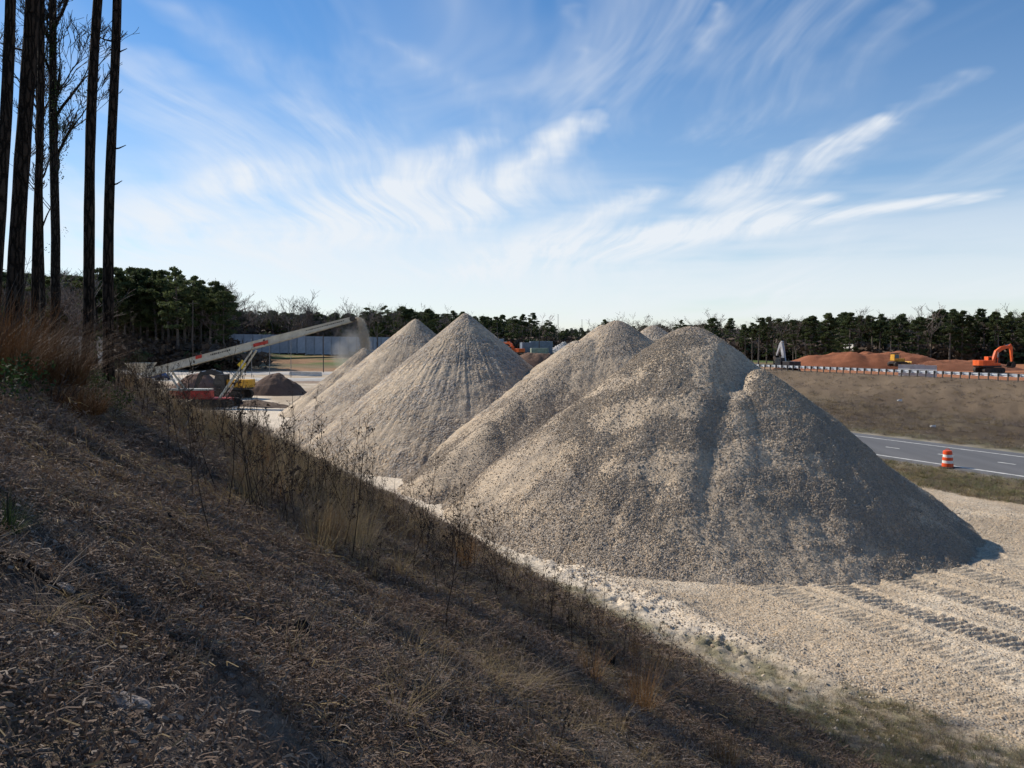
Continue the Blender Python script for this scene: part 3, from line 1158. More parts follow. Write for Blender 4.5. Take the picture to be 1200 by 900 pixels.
def chip_patch(n, size, seed, smin=0.015, smax=0.07):
    r = np.random.default_rng(seed)
    V, Fs = [], []
    for i in range(n):
        x, y = r.normal(0, size, 2)
        L, W = r.uniform(smin, smax), r.uniform(smin, smax) * 0.5
        a, tx, ty = r.uniform(0, 6.28), r.normal(0, 0.35), r.normal(0, 0.35)
        M = Matrix.Translation((x, y, r.uniform(0.005, 0.03))) @ Euler((tx, ty, a)).to_matrix().to_4x4()
        o = len(V)
        pts = [(-L / 2, -W * r.uniform(.2, .6), 0), (L * .3, -W / 2, 0), (L / 2, W * r.uniform(-.2, .3), 0), (L * .1, W / 2, 0), (-L * .4, W * .35, 0)]
        th = 0.006
        V += [tuple(M @ Vector(p)) for p in pts] + [tuple(M @ Vector((p[0], p[1], th))) for p in pts]
        Fs += [tuple(o + 5 + k for k in range(5))] + [(o + k, o + (k + 1) % 5, o + 5 + (k + 1) % 5, o + 5 + k) for k in range(5)]
    return V, Fs


def stalk_mesh(h, seed, branchy=0.6, r0=0.006, head=True, lean=0.12):
    """dead weed: thin crooked stem, side shoots, ragged seed heads"""
    r = random.Random(seed)
    mb = MB()
    p = Vector((0, 0, 0))
    d = Vector((r.gauss(0, lean), r.gauss(0, lean), 1)).normalized()
    pts, rad = [p.copy()], [r0]
    n = 6
    for k in range(n):
        d = (d + Vector((r.gauss(0, 0.06), r.gauss(0, 0.06), 0.05))).normalized()
        p = p + d * h / n
        pts.append(p.copy())
        rad.append(r0 * (1 - 0.75 * (k + 1) / n))
    mb.tube(pts, rad, 3, cap=False)
    for k in range(int(h * 12 * branchy)):
        t = r.uniform(0.3, 0.98)
        i = min(int(t * n), n - 1)
        q = pts[i].lerp(pts[i + 1], t * n - i)
        L = h * r.uniform(0.06, 0.26) * (1.15 - t * 0.7)
        a = r.uniform(0, 6.28)
        e = q + Vector((math.cos(a) * L * 0.6, math.sin(a) * L * 0.6, L * r.uniform(0.5, 1.0)))
        mid = q.lerp(e, 0.5) + Vector((0, 0, -L * 0.08))
        mb.tube([q, mid, e], [r0 * 0.45, r0 * 0.35, r0 * 0.2], 3, cap=False)
        if head:
            for j in range(r.randint(2, 5)):
                c = q.lerp(e, r.uniform(0.55, 1.05)) + Vector((r.gauss(0, .012), r.gauss(0, .012), r.gauss(0, .012)))
                s = r.uniform(0.006, 0.016)
                v = [c + Vector((r.gauss(0, s), r.gauss(0, s), r.gauss(0, s))) for _ in range(3)]
                mb.add(v, [(0, 1, 2)])
    return mb


def on_hill(n, u0, u1, v0, v1, dens=None):
    u, v = rng.uniform(u0, u1, n), rng.uniform(v0, v1, n)
    X, Y = xy(u, v)
    if dens is not None:
        k = rng.uniform(0, 1, n) < dens(u, v, X, Y)
        u, v, X, Y = u[k], v[k], X[k], Y[k]
    return u, v, X, Y


def up_rot(n, tilt=0.12):
    return np.stack([rng.normal(0, tilt, n), rng.normal(0, tilt, n), rng.uniform(0, 6.28, n)], -1)


def flat_rot(n, X, Y):
    """lie flat on the slope: tilt with the ground"""
    e = 0.15
    gx = (zground(X + e, Y) - zground(X - e, Y)) / (2 * e)
    gy = (zground(X, Y + e) - zground(X, Y - e)) / (2 * e)
    return np.stack([np.arctan(gy), -np.arctan(gx), rng.uniform(0, 0.6, n) - 0.3], -1)


def infront(X, Y, m=0.75):
    return (Y > 1.2) & (np.abs(X) < m * Y + 1.2)


def build_hill_cover():
    # needles, straw and stalk bits
    lit = [proto('litter', *litter_patch(160, 0.2, 0.02, 0.09, 0.0045, s), M_LITTER) for s in range(4)]
    lit += [proto('litter', *litter_patch(150, 0.2, 0.015, 0.06, 0.007, 60 + s), M_LITTER) for s in range(3)]
    lit += [proto('litter', *litter_patch(30, 0.22, 0.05, 0.18, 0.004, 10 + s, lift=0.05), M_STRAW) for s in range(2)]
    lit += [proto('litter', *litter_patch(140, 0.22, 0.02, 0.08, 0.0042, 30 + s), M_GREY) for s in range(3)]
    lit += [proto('leaves', *chip_patch(40, 0.24, 40 + s, 0.015, 0.042), M_LITTER) for s in range(2)]
    n = 34000
    u, v, X, Y = on_hill(n, -4, 11.3, -4, 34)
    k = infront(X, Y) & (rng.uniform(0, 1, len(X)) < np.clip(9.0 / np.hypot(X, Y), 0.12, 1) * sst(0.30, 0.52, fbm(X * 1.1, Y * 1.1, 90, 3)))
    X, Y = X[k], Y[k]
    s = rng.uniform(0.8, 1.5, len(X)) * np.clip(np.hypot(X, Y) / 9, 1, 2.2)
    scatter('leaf_litter', np.stack([X, Y, zground(X, Y)], -1), flat_rot(len(X), X, Y), np.stack([s, s, s], -1), lit,
            'dead needles, straw and stalk bits strewn over the shaded slope', 'litter')
    # wood chips
    ch = [proto('chips', *chip_patch(26, 0.25, 50 + s, 0.012, 0.05), M_CHIP) for s in range(3)]
    n = 5200
    u, v, X, Y = on_hill(n, -4, 8, -3, 18, lambda u, v, X, Y: sst(0.45, 0.62, fbm(X * 0.6, Y * 0.6, 91, 3)) * (1 - 0.7 * sst(3, 7, u)))
    k = infront(X, Y)
    X, Y = X[k], Y[k]
    s = rng.uniform(0.6, 1.3, len(X))
    scatter('wood_chips', np.stack([X, Y, zground(X, Y) + 0.005], -1), flat_rot(len(X), X, Y), np.stack([s, s, s], -1), ch,
            'pale wood chips lying on the dark slope', 'wood chips')
    # straw tufts: sparse by the camera, thick towards the foot
    tuf = [proto('tuft', *blades(60, 0.08, 0.30, 0.10, 0.75, 0.0045, 3, 70 + s, 0.9), M_STRAW) for s in range(4)]
    tuf += [proto('tuft', *blades(50, 0.06, 0.26, 0.12, 0.9, 0.0045, 3, 80 + s, 1.1), M_GREY) for s in range(3)]
    n = 15000

    def dens(u, v, X, Y):
        p = fbm(X * 0.45, Y * 0.45, 92, 3)
        d = sst(0.38, 0.62, p) * (0.05 + 0.95 * sst(2.0, 5.5, u + 0.08 * v)) * (1 - 0.75 * sst(9.8, 11.2, u))
        return np.clip(d, 0, 1)
    u, v, X, Y = on_hill(n, -3, 11.3, -3, 42, dens)
    k = infront(X, Y) & (np.hypot(X, Y) > 4.6)
    X, Y = X[k], Y[k]
    s = rng.uniform(0.55, 1.25, len(X))
    scatter('dry_grass', np.stack([X, Y, zground(X, Y) - 0.02], -1), up_rot(len(X), 0.25), np.stack([s, s, s * rng.uniform(0.7, 1.1, len(X))], -1), tuf,
            'tufts of dead straw grass covering the slope', 'grass')
    # tall golden and rust grass band
    tall = [proto('tall_grass', *blades(60, 0.5, 1.15, 0.13, 0.28, 0.007, 4, 100 + s, 0.8), m) for s, m in enumerate((M_STRAW, M_RUST, M_STRAW, M_GREY, M_STRAW))]
    n = 5200

    def dens2(u, v, X, Y):
        p = fbm(X * 0.30, Y * 0.30, 93, 3)
        band = sst(1.6, 3.4, u - 0.0 * v) * (1 - sst(8.6, 10.6, u)) * sst(10.5, 15, v) + sst(19, 23, v) * sst(-1.5, 1, u) * (1 - sst(8, 10, u))
        return np.clip(band, 0, 1) * sst(0.36, 0.6, p) * 0.85
    u, v, X, Y = on_hill(n, -2, 11, 8, 52, dens2)
    s = rng.uniform(0.55, 1.35, len(X))
    scatter('tall_dry_grass', np.stack([X, Y, zground(X, Y) - 0.03], -1), up_rot(len(X), 0.1), np.stack([s, s, s * rng.uniform(0.8, 1.2, len(X))], -1) * (np.interp(u, [2, 5, 9], [0.95, 0.85, 0.5]) * np.interp(v, [23, 30], [1, 0.55]))[:, None], tall,
            'band of tall tan and rust dry grass along the edge of the slope', 'grass')
    # dark dead weeds standing through the grass
    wd = []
    for s in range(7):
        mb = stalk_mesh(1.0 + 0.15 * s, 200 + s, 0.9, 0.007)
        wd.append(proto('weed', mb.v, mb.f, M_DKSTEM))
    n = 4600

    def dens3(u, v, X, Y):
        p = fbm(X * 0.5, Y * 0.5, 94, 3)
        band = sst(0.8, 2.8, u) * (1 - sst(9.0, 11, u)) * sst(9.5, 13, v) + sst(18, 21, v) * sst(-3, 0, u) * (1 - sst(8, 10, u))
        return np.clip(band, 0, 1) * (0.2 + 0.8 * sst(0.4, 0.6, p)) * 0.9 + 0.02
    u, v, X, Y = on_hill(n, -3, 11, 4, 50, dens3)
    k = infront(X, Y) & (np.hypot(X, Y) > 9.5)
    X, Y, u, v = X[k], Y[k], u[k], v[k]
    s = rng.uniform(0.5, 1.45, len(X)) * np.interp(u, [2, 5, 9], [1.15, 1.0, 0.65]) * np.interp(v, [23, 30], [1, 0.55])
    scatter('dead_weeds', np.stack([X, Y, zground(X, Y) - 0.03], -1), up_rot(len(X), 0.12), np.stack([s * 1.1, s * 1.1, s], -1), wd,
            'thicket of dark dead weed stems along the edge of the slope', 'weeds')
    # green and dead grass on the strip at the foot of the slope and beside the road
    gg = [proto('grass', *blades(30, 0.04, 0.13, 0.10, 0.8, 0.006, 2, 300 + s, 0.7), m) for s, m in enumerate((M_GRASSG, M_STRAW, M_GREY))]
    n = 22000
    u, v = rng.uniform(10.6, 15.8, n), rng.uniform(-3, 24, n)
    X, Y = xy(u, v)
    t = toe_u(v)
    go = t + np.interp(v, [2, 9, 12, 15, 18], [4.6, 3.4, 2.4, 1.2, 0.9])
    w = sst(t - 0.7, t + 0.1, u) * (1 - sst(go - .5, go + .5, u + 1.6 * (fbm(X * 0.6, Y * 0.6, 45, 3) - 0.5))) * (1 - sst(17, 24, v)) * np.clip(0.2 + 1.3 * fbm(X * 0.7, Y * 0.7, 46), 0, 1) * (1 - 0.9 * sst(9, 13, v) * sst(t + .2, t + .9, u))
    k = rng.uniform(0, 1, n) < w
    X, Y, u, v = X[k], Y[k], u[k], v[k]
    edge = sst(11.0, 11.7, u) * sst(-6, -5, v)
    Z = zground(X, Y) + apron_relief(u, v, X, Y) * edge + 0.07 * edge - 0.06 * (1 - edge)
    s = rng.uniform(0.5, 1.0, len(X))
    scatter('short_grass', np.stack([X, Y, Z - 0.005], -1), up_rot(len(X), 0.2), np.stack([s, s, s], -1), gg,
            'thin green and dead grass at the foot of the slope', 'grass')
    n = 15000
    u, v = rng.uniform(35.6, 41.8, n), rng.uniform(-2, 60, n)
    X, Y = xy(u, v)
    k = infront(X, Y, 0.72) & (rng.uniform(0, 1, n) < np.clip(fbm(X * 0.5, Y * 0.5, 96) * 1.4, 0, 1))
    X, Y = X[k], Y[k]
    s = rng.uniform(1.0, 2.0, len(X))
    scatter('verge_grass', np.stack([X, Y, zground(X, Y) - 0.01], -1), up_rot(len(X), 0.2), np.stack([s, s, s], -1), gg,
            'patchy green and dead grass on the verge beside the road', 'grass')
    # weeds on the road bank
    bw = [proto('bank_weed', *blades(34, 0.15, 0.5, 0.28, 0.6, 0.016, 2, 320 + s, 0.6), m) for s, m in enumerate((M_GREY, M_GREY, M_STRAW))]
    n = 22000
    u, v = rng.uniform(52.3, 78, n), rng.uniform(2, 110, n)
    X, Y = xy(u, v)
    p = fbm(u * 0.3, v * 0.12, 97, 3)
    k = infront(X, Y, 0.72) & (rng.uniform(0, 1, n) < 0.6 * sst(0.35, 0.6, p) * (1 - 0.8 * sst(63, 69, u)) + 0.14)
    X, Y = X[k], Y[k]
    s = rng.uniform(0.4, 0.95, len(X))
    scatter('bank_weeds', np.stack([X, Y, zground(X, Y) - 0.02], -1), up_rot(len(X), 0.2), np.stack([s, s, s * 0.8], -1), bw,
            'dead brown weeds covering the bank across the road', 'weeds')


build_hill_cover()
# ------------------------------------------------------------------ trees
def merged_proto(name, parts):
    """(verts, faces, material) list -> one mesh object with several materials (far wood only)"""
    V, Fs, mi, mats = [], [], [], []
    for v, f, m in parts:
        if m not in mats:
            mats.append(m)
        o = len(V)
        V += [tuple(map(float, p)) for p in v]
        Fs += [tuple(i + o for i in q) for q in f]
        mi += [mats.index(m)] * len(f)
    me = bpy.data.meshes.new(name)
    me.from_pydata(V, [], Fs)
    for m in mats:
        me.materials.append(m)
    me.polygons.foreach_set('material_index', np.array(mi, np.int32))
    me.update()
    return bpy.data.objects.new(name, me)


def clump(r, c, rx, rz, n, size, V, Fs):
    for _ in range(n):
        d = r.normal(0, 1, 3)
        d /= np.linalg.norm(d) + 1e-6
        q = r.uniform(0.35, 1) ** 0.6
        p = np.array([c[0] + d[0] * rx * q, c[1] + d[1] * rx * q, c[2] + d[2] * rz * q])
        a = r.normal(0, 1, 3)
        a /= np.linalg.norm(a)
        b = np.cross(a, r.normal(0, 1, 3))
        b /= np.linalg.norm(b) + 1e-6
        s = size * r.uniform(0.6, 1.3)
        o = len(V)
        V += [p - a * s, p + b * s * 0.45, p + a * s, p - b * s * 0.45]
        Fs.append((o, o + 1, o + 2, o + 3))


def pine_parts(H, seed, crown_from=0.45, wide=2.6, nclump=38, leaf=0.24, per=80, trunk_r=0.22, sides=7):
    r = np.random.default_rng(seed)
    tb = MB()
    lean = r.normal(0, 0.02, 2)
    pts = [(lean[0] * H * t * t, lean[1] * H * t * t, H * t) for t in np.linspace(0, 0.97, 9)]
    tb.tube(pts, [trunk_r * (1 - 0.75 * t) for t in np.linspace(0, 1, 9)], sides)
    V, Fs = [], []
    for i in range(nclump):
        t = r.uniform(0, 1) ** 0.8
        z = H * (crown_from + (1 - crown_from) * t)
        w = wide * (math.sin(math.pi * (0.18 + 0.78 * t)) ** 0.8) * r.uniform(0.35, 1.05)
        a = r.uniform(0, 6.28)
        c = np.array([math.cos(a) * w + lean[0] * z, math.sin(a) * w + lean[1] * z, z + w * 0.12])
        tb.tube([(lean[0] * z, lean[1] * z, z - w * 0.25), tuple(c)], [0.05, 0.015], 3, cap=False)
        clump(r, c, r.uniform(0.6, 1.05) * wide * 0.36, r.uniform(0.35, 0.6) * wide * 0.3, per, leaf, V, Fs)
    for i in range(5):                         # dead lower limbs
        z = H * r.uniform(0.12, max(crown_from, 0.3))
        a = r.uniform(0, 6.28)
        L = r.uniform(0.5, 1.6)
        tb.tube([(0, 0, z), (math.cos(a) * L, math.sin(a) * L, z + L * r.uniform(-.1, .4))], [0.04, 0.012], 3, cap=False)
    return tb, V, Fs


def bare_parts(H, seed, r0=0.2, depth=5, spread=0.55, tip=0.028, sides=5, wob=0.10, first=4, tfrac=0.42, c0=None):
    r = random.Random(seed)
    tb, tw = MB(), MB()

    def grow(p, d, L, rad, k):
        n = 4 if k == 0 else 3
        pts, rr = [p], [rad]
        for i in range(n):
            d = (d + Vector((r.gauss(0, wob if k else wob * .4), r.gauss(0, wob if k else wob * .4), r.gauss(0.06, .06)))).normalized()
            p = p + d * L / n
            pts.append(p)
            rr.append(max(tip, rad * (1 - 0.45 * (i + 1) / n)))
        (tb if k < 2 else tw).tube(pts, rr, sides if k < 2 else 3, cap=False)
        if k >= depth:
            return
        for j in range(r.choice((2, 3, 3)) if k else first):
            t = r.uniform(0.45 if k or not c0 else 0.3, 1.0) if j else 1.0
            i = min(int(t * n), n - 1)
            q = pts[i].lerp(pts[i + 1], t * n - i)
            nd = (d + Vector((r.gauss(0, spread), r.gauss(0, spread), r.gauss(0.1, spread * 0.55)))).normalized()
            grow(q, nd, L * (r.uniform(*c0) if c0 and k == 0 else r.uniform(0.55, 0.8)), max(tip, rad * (0.35 if c0 and k == 0 else 0.5)), k + 1)
    grow(Vector((0, 0, 0)), Vector((0, 0, 1)), H * tfrac, r0, 0)
    return tb, tw


M_PTRUNK = pmat('far_pine_trunk', (0.12, 0.098, 0.082), 0.95, 0.3, 3, rand=0.3)
M_BTWIG = pmat('far_bare_twigs', (0.19, 0.15, 0.125), 0.95, 0.25, 2, rand=0.35)
PINE_M, PINE_W = [], []
for s in range(7):
    H = 15.0
    tb, V, Fs = pine_parts(H, 400 + s, crown_from=(0.38, 0.30, 0.48, 0.22, 0.40, 0.15, 0.52)[s], wide=(2.3, 2.7, 2.0, 2.4, 2.8, 2.2, 2.0)[s], nclump=(44, 52, 36, 58, 56, 64, 34)[s])
    tm = tb.mesh('trunk', M_PTRUNK)
    cm = bpy.data.meshes.new('crown')
    cm.from_pydata([tuple(p) for p in V], [], Fs)
    cm.materials.append(M_NEEDLE)
    PINE_M.append((tm, cm))
    PINE_W.append(merged_proto('pine', [(tb.v, tb.f, M_PTRUNK), (V, Fs, M_NEEDLE)]))
BARE_M, BARE_W = [], []
for s in range(5):
    tb, tw = bare_parts(14.0, 450 + s, 0.2, 5, 0.5)
    BARE_M.append((tb.mesh('trunk', M_PTRUNK), tw.mesh('crown', M_BTWIG)))
    BARE_W.append(merged_proto('bare', [(tb.v, tb.f, M_PTRUNK), (tw.v, tw.f, M_BTWIG)]))


def place_tree(kind, px, d, ytop, label, group, rr):
    x, y = at(px, d)
    zb = zg(x, y) - 0.1
    H = (HOR - ytop) / F * d + EYE - zb
    protos = PINE_M if kind == 'pine' else BARE_M
    k = rr.choice((0, 2, 4, 6)) if group.startswith('tall') else rr.randrange(len(protos))
    label = ('dark green pine ' if kind == 'pine' else 'leafless grey-brown tree ') + mark(px)
    base = 15.0 if kind == 'pine' else 13.6
    sc = H / base
    o = thing('pine_tree' if kind == 'pine' else 'bare_tree', label, 'tree', (x, y, zb), rr.uniform(0, 6.28), 'woodland trees ' + mark(px))
    w = sc * rr.uniform(1.0, 1.35)
    o.scale = (w, w, sc)
    link('trunk', protos[k][0], o)
    link('crown', protos[k][1], o)


MARKS = [(-500, 60, 'seen past the thick black trunks'), (60, 108, 'seen between the slender trunk and the leaning trunk'), (108, 160, 'rising behind the feed end of the conveyor'),
         (160, 215, 'standing beyond the reddish soil mound'), (215, 268, 'standing behind the small pale shed'),
         (268, 300, 'behind the end of the grey panel wall'), (300, 345, 'behind the panel wall above the conveyor hinge'), (345, 400, 'behind the panel wall near the conveyor head'),
         (400, 450, 'behind the falling gravel stream'), (450, 510, 'behind the half-hidden pointed pile'), (510, 580, 'behind the tallest sharp pile'), (580, 625, 'behind the distant orange excavator'),
         (625, 655, 'behind the stacked dump boxes'), (655, 695, 'behind the white rubble heap'), (695, 760, 'behind the round-topped pile'), (760, 800, 'behind the small pile tip'),
         (800, 870, 'behind the two-humped pile'), (870, 905, 'past the end of the guard rail'), (905, 940, 'behind the excavator with the raised pale arm'), (940, 985, 'behind the sloping end of the red mound'),
         (985, 1038, 'around the low pale building behind the red mound'), (1038, 1075, 'behind the small bulldozer'), (1075, 1110, 'behind the stacked white barriers'),
         (1110, 1145, 'behind the low red earth spread'), (1145, 1195, 'behind the orange excavator by the wood'), (1195, 3000, 'past the orange excavator by the wood')]


def mark(px):
    for a, b, t in MARKS:
        if a <= px < b:
            return t
    return MARKS[0][2]


def tree_line():
    rr = random.Random(5)
    # behind the red earth, to the right
    tops = np.interp
    xs = [870, 905, 930, 960, 1005, 1040, 1075, 1100, 1135, 1165, 1200, 1260, 1330]
    ys = [376, 372, 368, 370, 363, 370, 368, 360, 364, 363, 362, 360, 362]
    px = 868.0
    while px < 1330:
        t = np.interp(px, xs, ys) + rr.uniform(-2, 9)
        place_tree('pine' if rr.random() < 0.85 else 'bare', px + rr.uniform(-3, 3), rr.uniform(205, 228), t,
                   'dark green pine or bare tree in the wood behind the red earth mound', 'trees behind the red earth', rr)
        px += rr.uniform(5.5, 8.5)
    # between the round pile and the red earth: mostly leafless
    px = 690.0
    while px < 872:
        t = np.interp(px, [690, 705, 740, 800, 840, 870], [388, 371, 374, 373, 371, 374]) + rr.uniform(0, 8)
        place_tree('bare' if rr.random() < 0.6 else 'pine', px, rr.uniform(235, 265), t,
                   'tree in the mixed grey-brown wood rising behind the rounded gravel tops', 'trees behind the rounded gravel piles', rr)
        px += rr.uniform(8, 12)
    # behind the sharp peaks
    px = 414.0
    while px < 690:
        t = np.interp(px, [410, 440, 480, 540, 600, 625, 650, 690], [361, 354, 358, 365, 369, 366, 377, 385]) + rr.uniform(0, 7)
        far = np.interp(px, [410, 600, 690], [245, 285, 390])
        place_tree('pine' if rr.random() < 0.7 else 'bare', px, far + rr.uniform(-10, 10), t,
                   'tree in the dark wood behind the two sharp gravel peaks', 'trees behind the sharp gravel peaks', rr)
        px += rr.uniform(7, 11)
    # leafless wood behind the wall
    px = 258.0
    while px < 420:
        t = np.interp(px, [258, 300, 345, 380, 420], [352, 352, 349, 362, 364]) + rr.uniform(0, 14)
        place_tree('bare', px, rr.uniform(262, 285), t, 'leafless brown tree behind the grey panel wall', 'trees behind the panel wall', rr)
        px += rr.uniform(7, 11)
    # tall pines beyond the yard
    px = 102.0
    while px < 268:
        t = np.interp(px, [100, 130, 175, 205, 235, 268], [318, 316, 316, 314, 324, 338]) + rr.uniform(-2, 12)
        place_tree('pine', px, rr.uniform(186, 205), t, 'tall dark pine beyond the yard, left of the grey panel wall', 'tall pines beyond the yard', rr)
        px += rr.uniform(7, 11)
    px = -60.0
    while px < 108:
        place_tree('bare' if rr.random() < 0.6 else 'pine', px, rr.uniform(150, 190), rr.uniform(300, 350),
                   'tree seen between the dark trunks standing on the slope', 'trees seen between the near trunks', rr)
        px += rr.uniform(10, 15)
    # the wood goes on behind: one mass
    P, S = [], []
    for i in range(2000):
        px = rr.uniform(-120, 1420)
        near = np.interp(px, [-120, 105, 258, 268, 420, 600, 690, 860, 1420], [195, 205, 207, 285, 262, 305, 330, 270, 232])
        d = near + rr.uniform(2, 95)
        yt = np.interp(px, [-120, 100, 265, 268, 420, 480, 600, 690, 700, 870, 960, 1420], [315, 324, 336, 362, 368, 364, 374, 388, 380, 380, 374, 370]) + rr.uniform(0, 12)
        x, y = at(px, d)
        zb = zg(x, y) - 0.2
        H = (HOR - yt) / F * d + EYE - zb
        P.append((x, y, zb))
        S.append((H / 15 * 1.25, H / 15 * 1.25, H / 15))
    n = len(P)
    rot = np.zeros((n, 3))
    rot[:, 2] = rng.uniform(0, 6.28, n)
    scatter('far_wood', P, rot, S, PINE_W + BARE_W, 'far wood of pines and leafless trees closing the view', 'wood')
    # undergrowth along the edge of the wood
    bush = []
    for s in range(4):
        V, Fs = [], []
        r = np.random.default_rng(480 + s)
        for k in range(10):
            clump(r, (r.normal(0, 1.1), r.normal(0, 1.1), r.uniform(0.4, 1.6)), 0.8, 0.6, 40, 0.30, V, Fs)
        bush.append(merged_proto('undergrowth', [(V, Fs, M_NEEDLE if s == 0 else M_BRUSH)]))
    P, S = [], []
    for i in range(1500):
        px = rr.uniform(-60, 1330)
        near = np.interp(px, [-60, 105, 258, 268, 420, 600, 690, 860, 1330], [150, 184, 187, 262, 245, 275, 300, 232, 203])
        x, y = at(px, near + rr.uniform(-3, 60))
        P.append((x, y, zg(x, y) - 0.2))
        s = rr.uniform(1.0, 3.2)
        S.append((s * 1.2, s * 1.2, s))
    n = len(P)
    rot = np.zeros((n, 3))
    rot[:, 2] = rng.uniform(0, 6.28, n)
    scatter('undergrowth', P, rot, S, bush, 'dark brown undergrowth along the edge of the woods', 'undergrowth')


M_BRUSH = leaf_mat('brown_brush', (0.05, 0.036, 0.028), (0.15, 0.108, 0.078), trans=0.1)
tree_line()


# near pines on the slope
def near_pine(base, top, d, dia, label, H=24.0, seed=0, stubs=()):
    bx, by = base
    x0, y0 = at(bx, d)
    z0 = zg(x0, y0) - 0.15
    ztop = EYE + HOR / F * d
    xt = (top - 600) / F * d
    k = (xt - x0) / (ztop - z0)
    o = thing('pine_tree', label, 'tree', (x0, y0, z0), 0, 'near trees on the slope')
    r = random.Random(seed)
    mb = MB()
    n = 34
    pts, rad = [], []
    for i in range(n + 1):
        t = i / n
        h = H * t
        pts.append((k * h + 0.05 * math.sin(h * 0.5 + seed), 0.04 * math.sin(h * 0.37 + seed * 2), h))
        rad.append(dia / 2 * (1 - 0.55 * t) * (1 + 0.5 * math.exp(-h / 0.35)) * r.uniform(0.96, 1.05))
    mb.tube(pts, rad, 14)
    mb.build('trunk', M_BARK, o, smooth=True)
    for (h, side, L) in stubs:
        sb = MB()
        p = Vector((k * h, 0, h))
        e = p + Vector((side * L, r.uniform(-.2, .2) * L, L * 0.35))
        sb.tube([p, p.lerp(e, .5) + Vector((0, 0, -.03)), e], [0.03, 0.022, 0.01], 5)
        sb.build('dead_branch', M_BARK, o)
    V, Fs = [], []
    rn = np.random.default_rng(seed + 900)
    br = MB()
    for i in range(34):
        t = rn.uniform(0, 1)
        h = H * (0.70 + 0.3 * t)
        w = 2.3 * (math.sin(math.pi * (0.15 + 0.75 * t)) ** 0.8) * rn.uniform(0.3, 1.0)
        a = rn.uniform(0, 6.28)
        c = (k * h + math.cos(a) * w, math.sin(a) * w, h + 0.2 * w)
        br.tube([(k * h, 0, h - .3 * w), c], [0.05, 0.012], 4, cap=False)
        clump(rn, c, 0.75, 0.5, 70, 0.17, V, Fs)
    br.build('branches', M_BARK, o)
    me = bpy.data.meshes.new('crown')
    me.from_pydata([tuple(p) for p in V], [], Fs)
    me.materials.append(M_NEEDLE)
    link('crown', me, o)
    return o


near_pine((98, 445), 115, 21.0, 0.30, 'dark pine trunk leaning slightly right, paired with a stubby one on the slope edge', seed=1)
near_pine((126, 432), 134.5, 22.0, 0.30, 'dark pine trunk with short dead branch stubs at the slope edge', seed=2,
          stubs=[(6.1, 1, .32), (7.1, 1, .36), (9.8, 1, .35), (10.1, -1, .55), (11.9, 1, .25), (13.2, 1, .3), (12.6, -1, .35)])
near_pine((14, 380), 36, 18.5, 0.38, 'thick black pine trunk behind the rusty brush', seed=3, stubs=[(7.5, -1, .8), (9.0, 1, .5)])
near_pine((41, 385), 49, 24.0, 0.25, 'slender straight dark pine trunk next to the ivy-clad leafless tree', seed=4)
near_pine((-8, 380), 11, 17.5, 0.27, 'dark pine trunk leaning right, mostly cut by the picture edge', seed=5)


def shade_trees():
    """the same stand goes on uphill, beyond the left edge of the photograph"""
    rr = random.Random(21)
    proto_o = None
    for i, (x, y) in enumerate([(-14.5, 16.5), (-17, 21), (-13.5, 12.5), (-22.5, 25), (-18.5, 12),
                                (-16, 8.5), (-22, 9), (-29, 15), (-12, 7), (-31, 20)]):
        if proto_o is None:
            proto_o = near_pine((600 + x / y * F, 0), 600 + x / y * F + 6, y, 0.36, 'pine of the stand standing uphill, beyond the open slope', H=23, seed=40)
            continue
        c = copy_tree(proto_o)
        c.location = (x, y, zg(x, y) - 0.15)
        c.rotation_euler = (0, 0, rr.uniform(0, 6.28))
        s = rr.uniform(0.85, 1.12)
        c.scale = (s, s, s)


shade_trees()


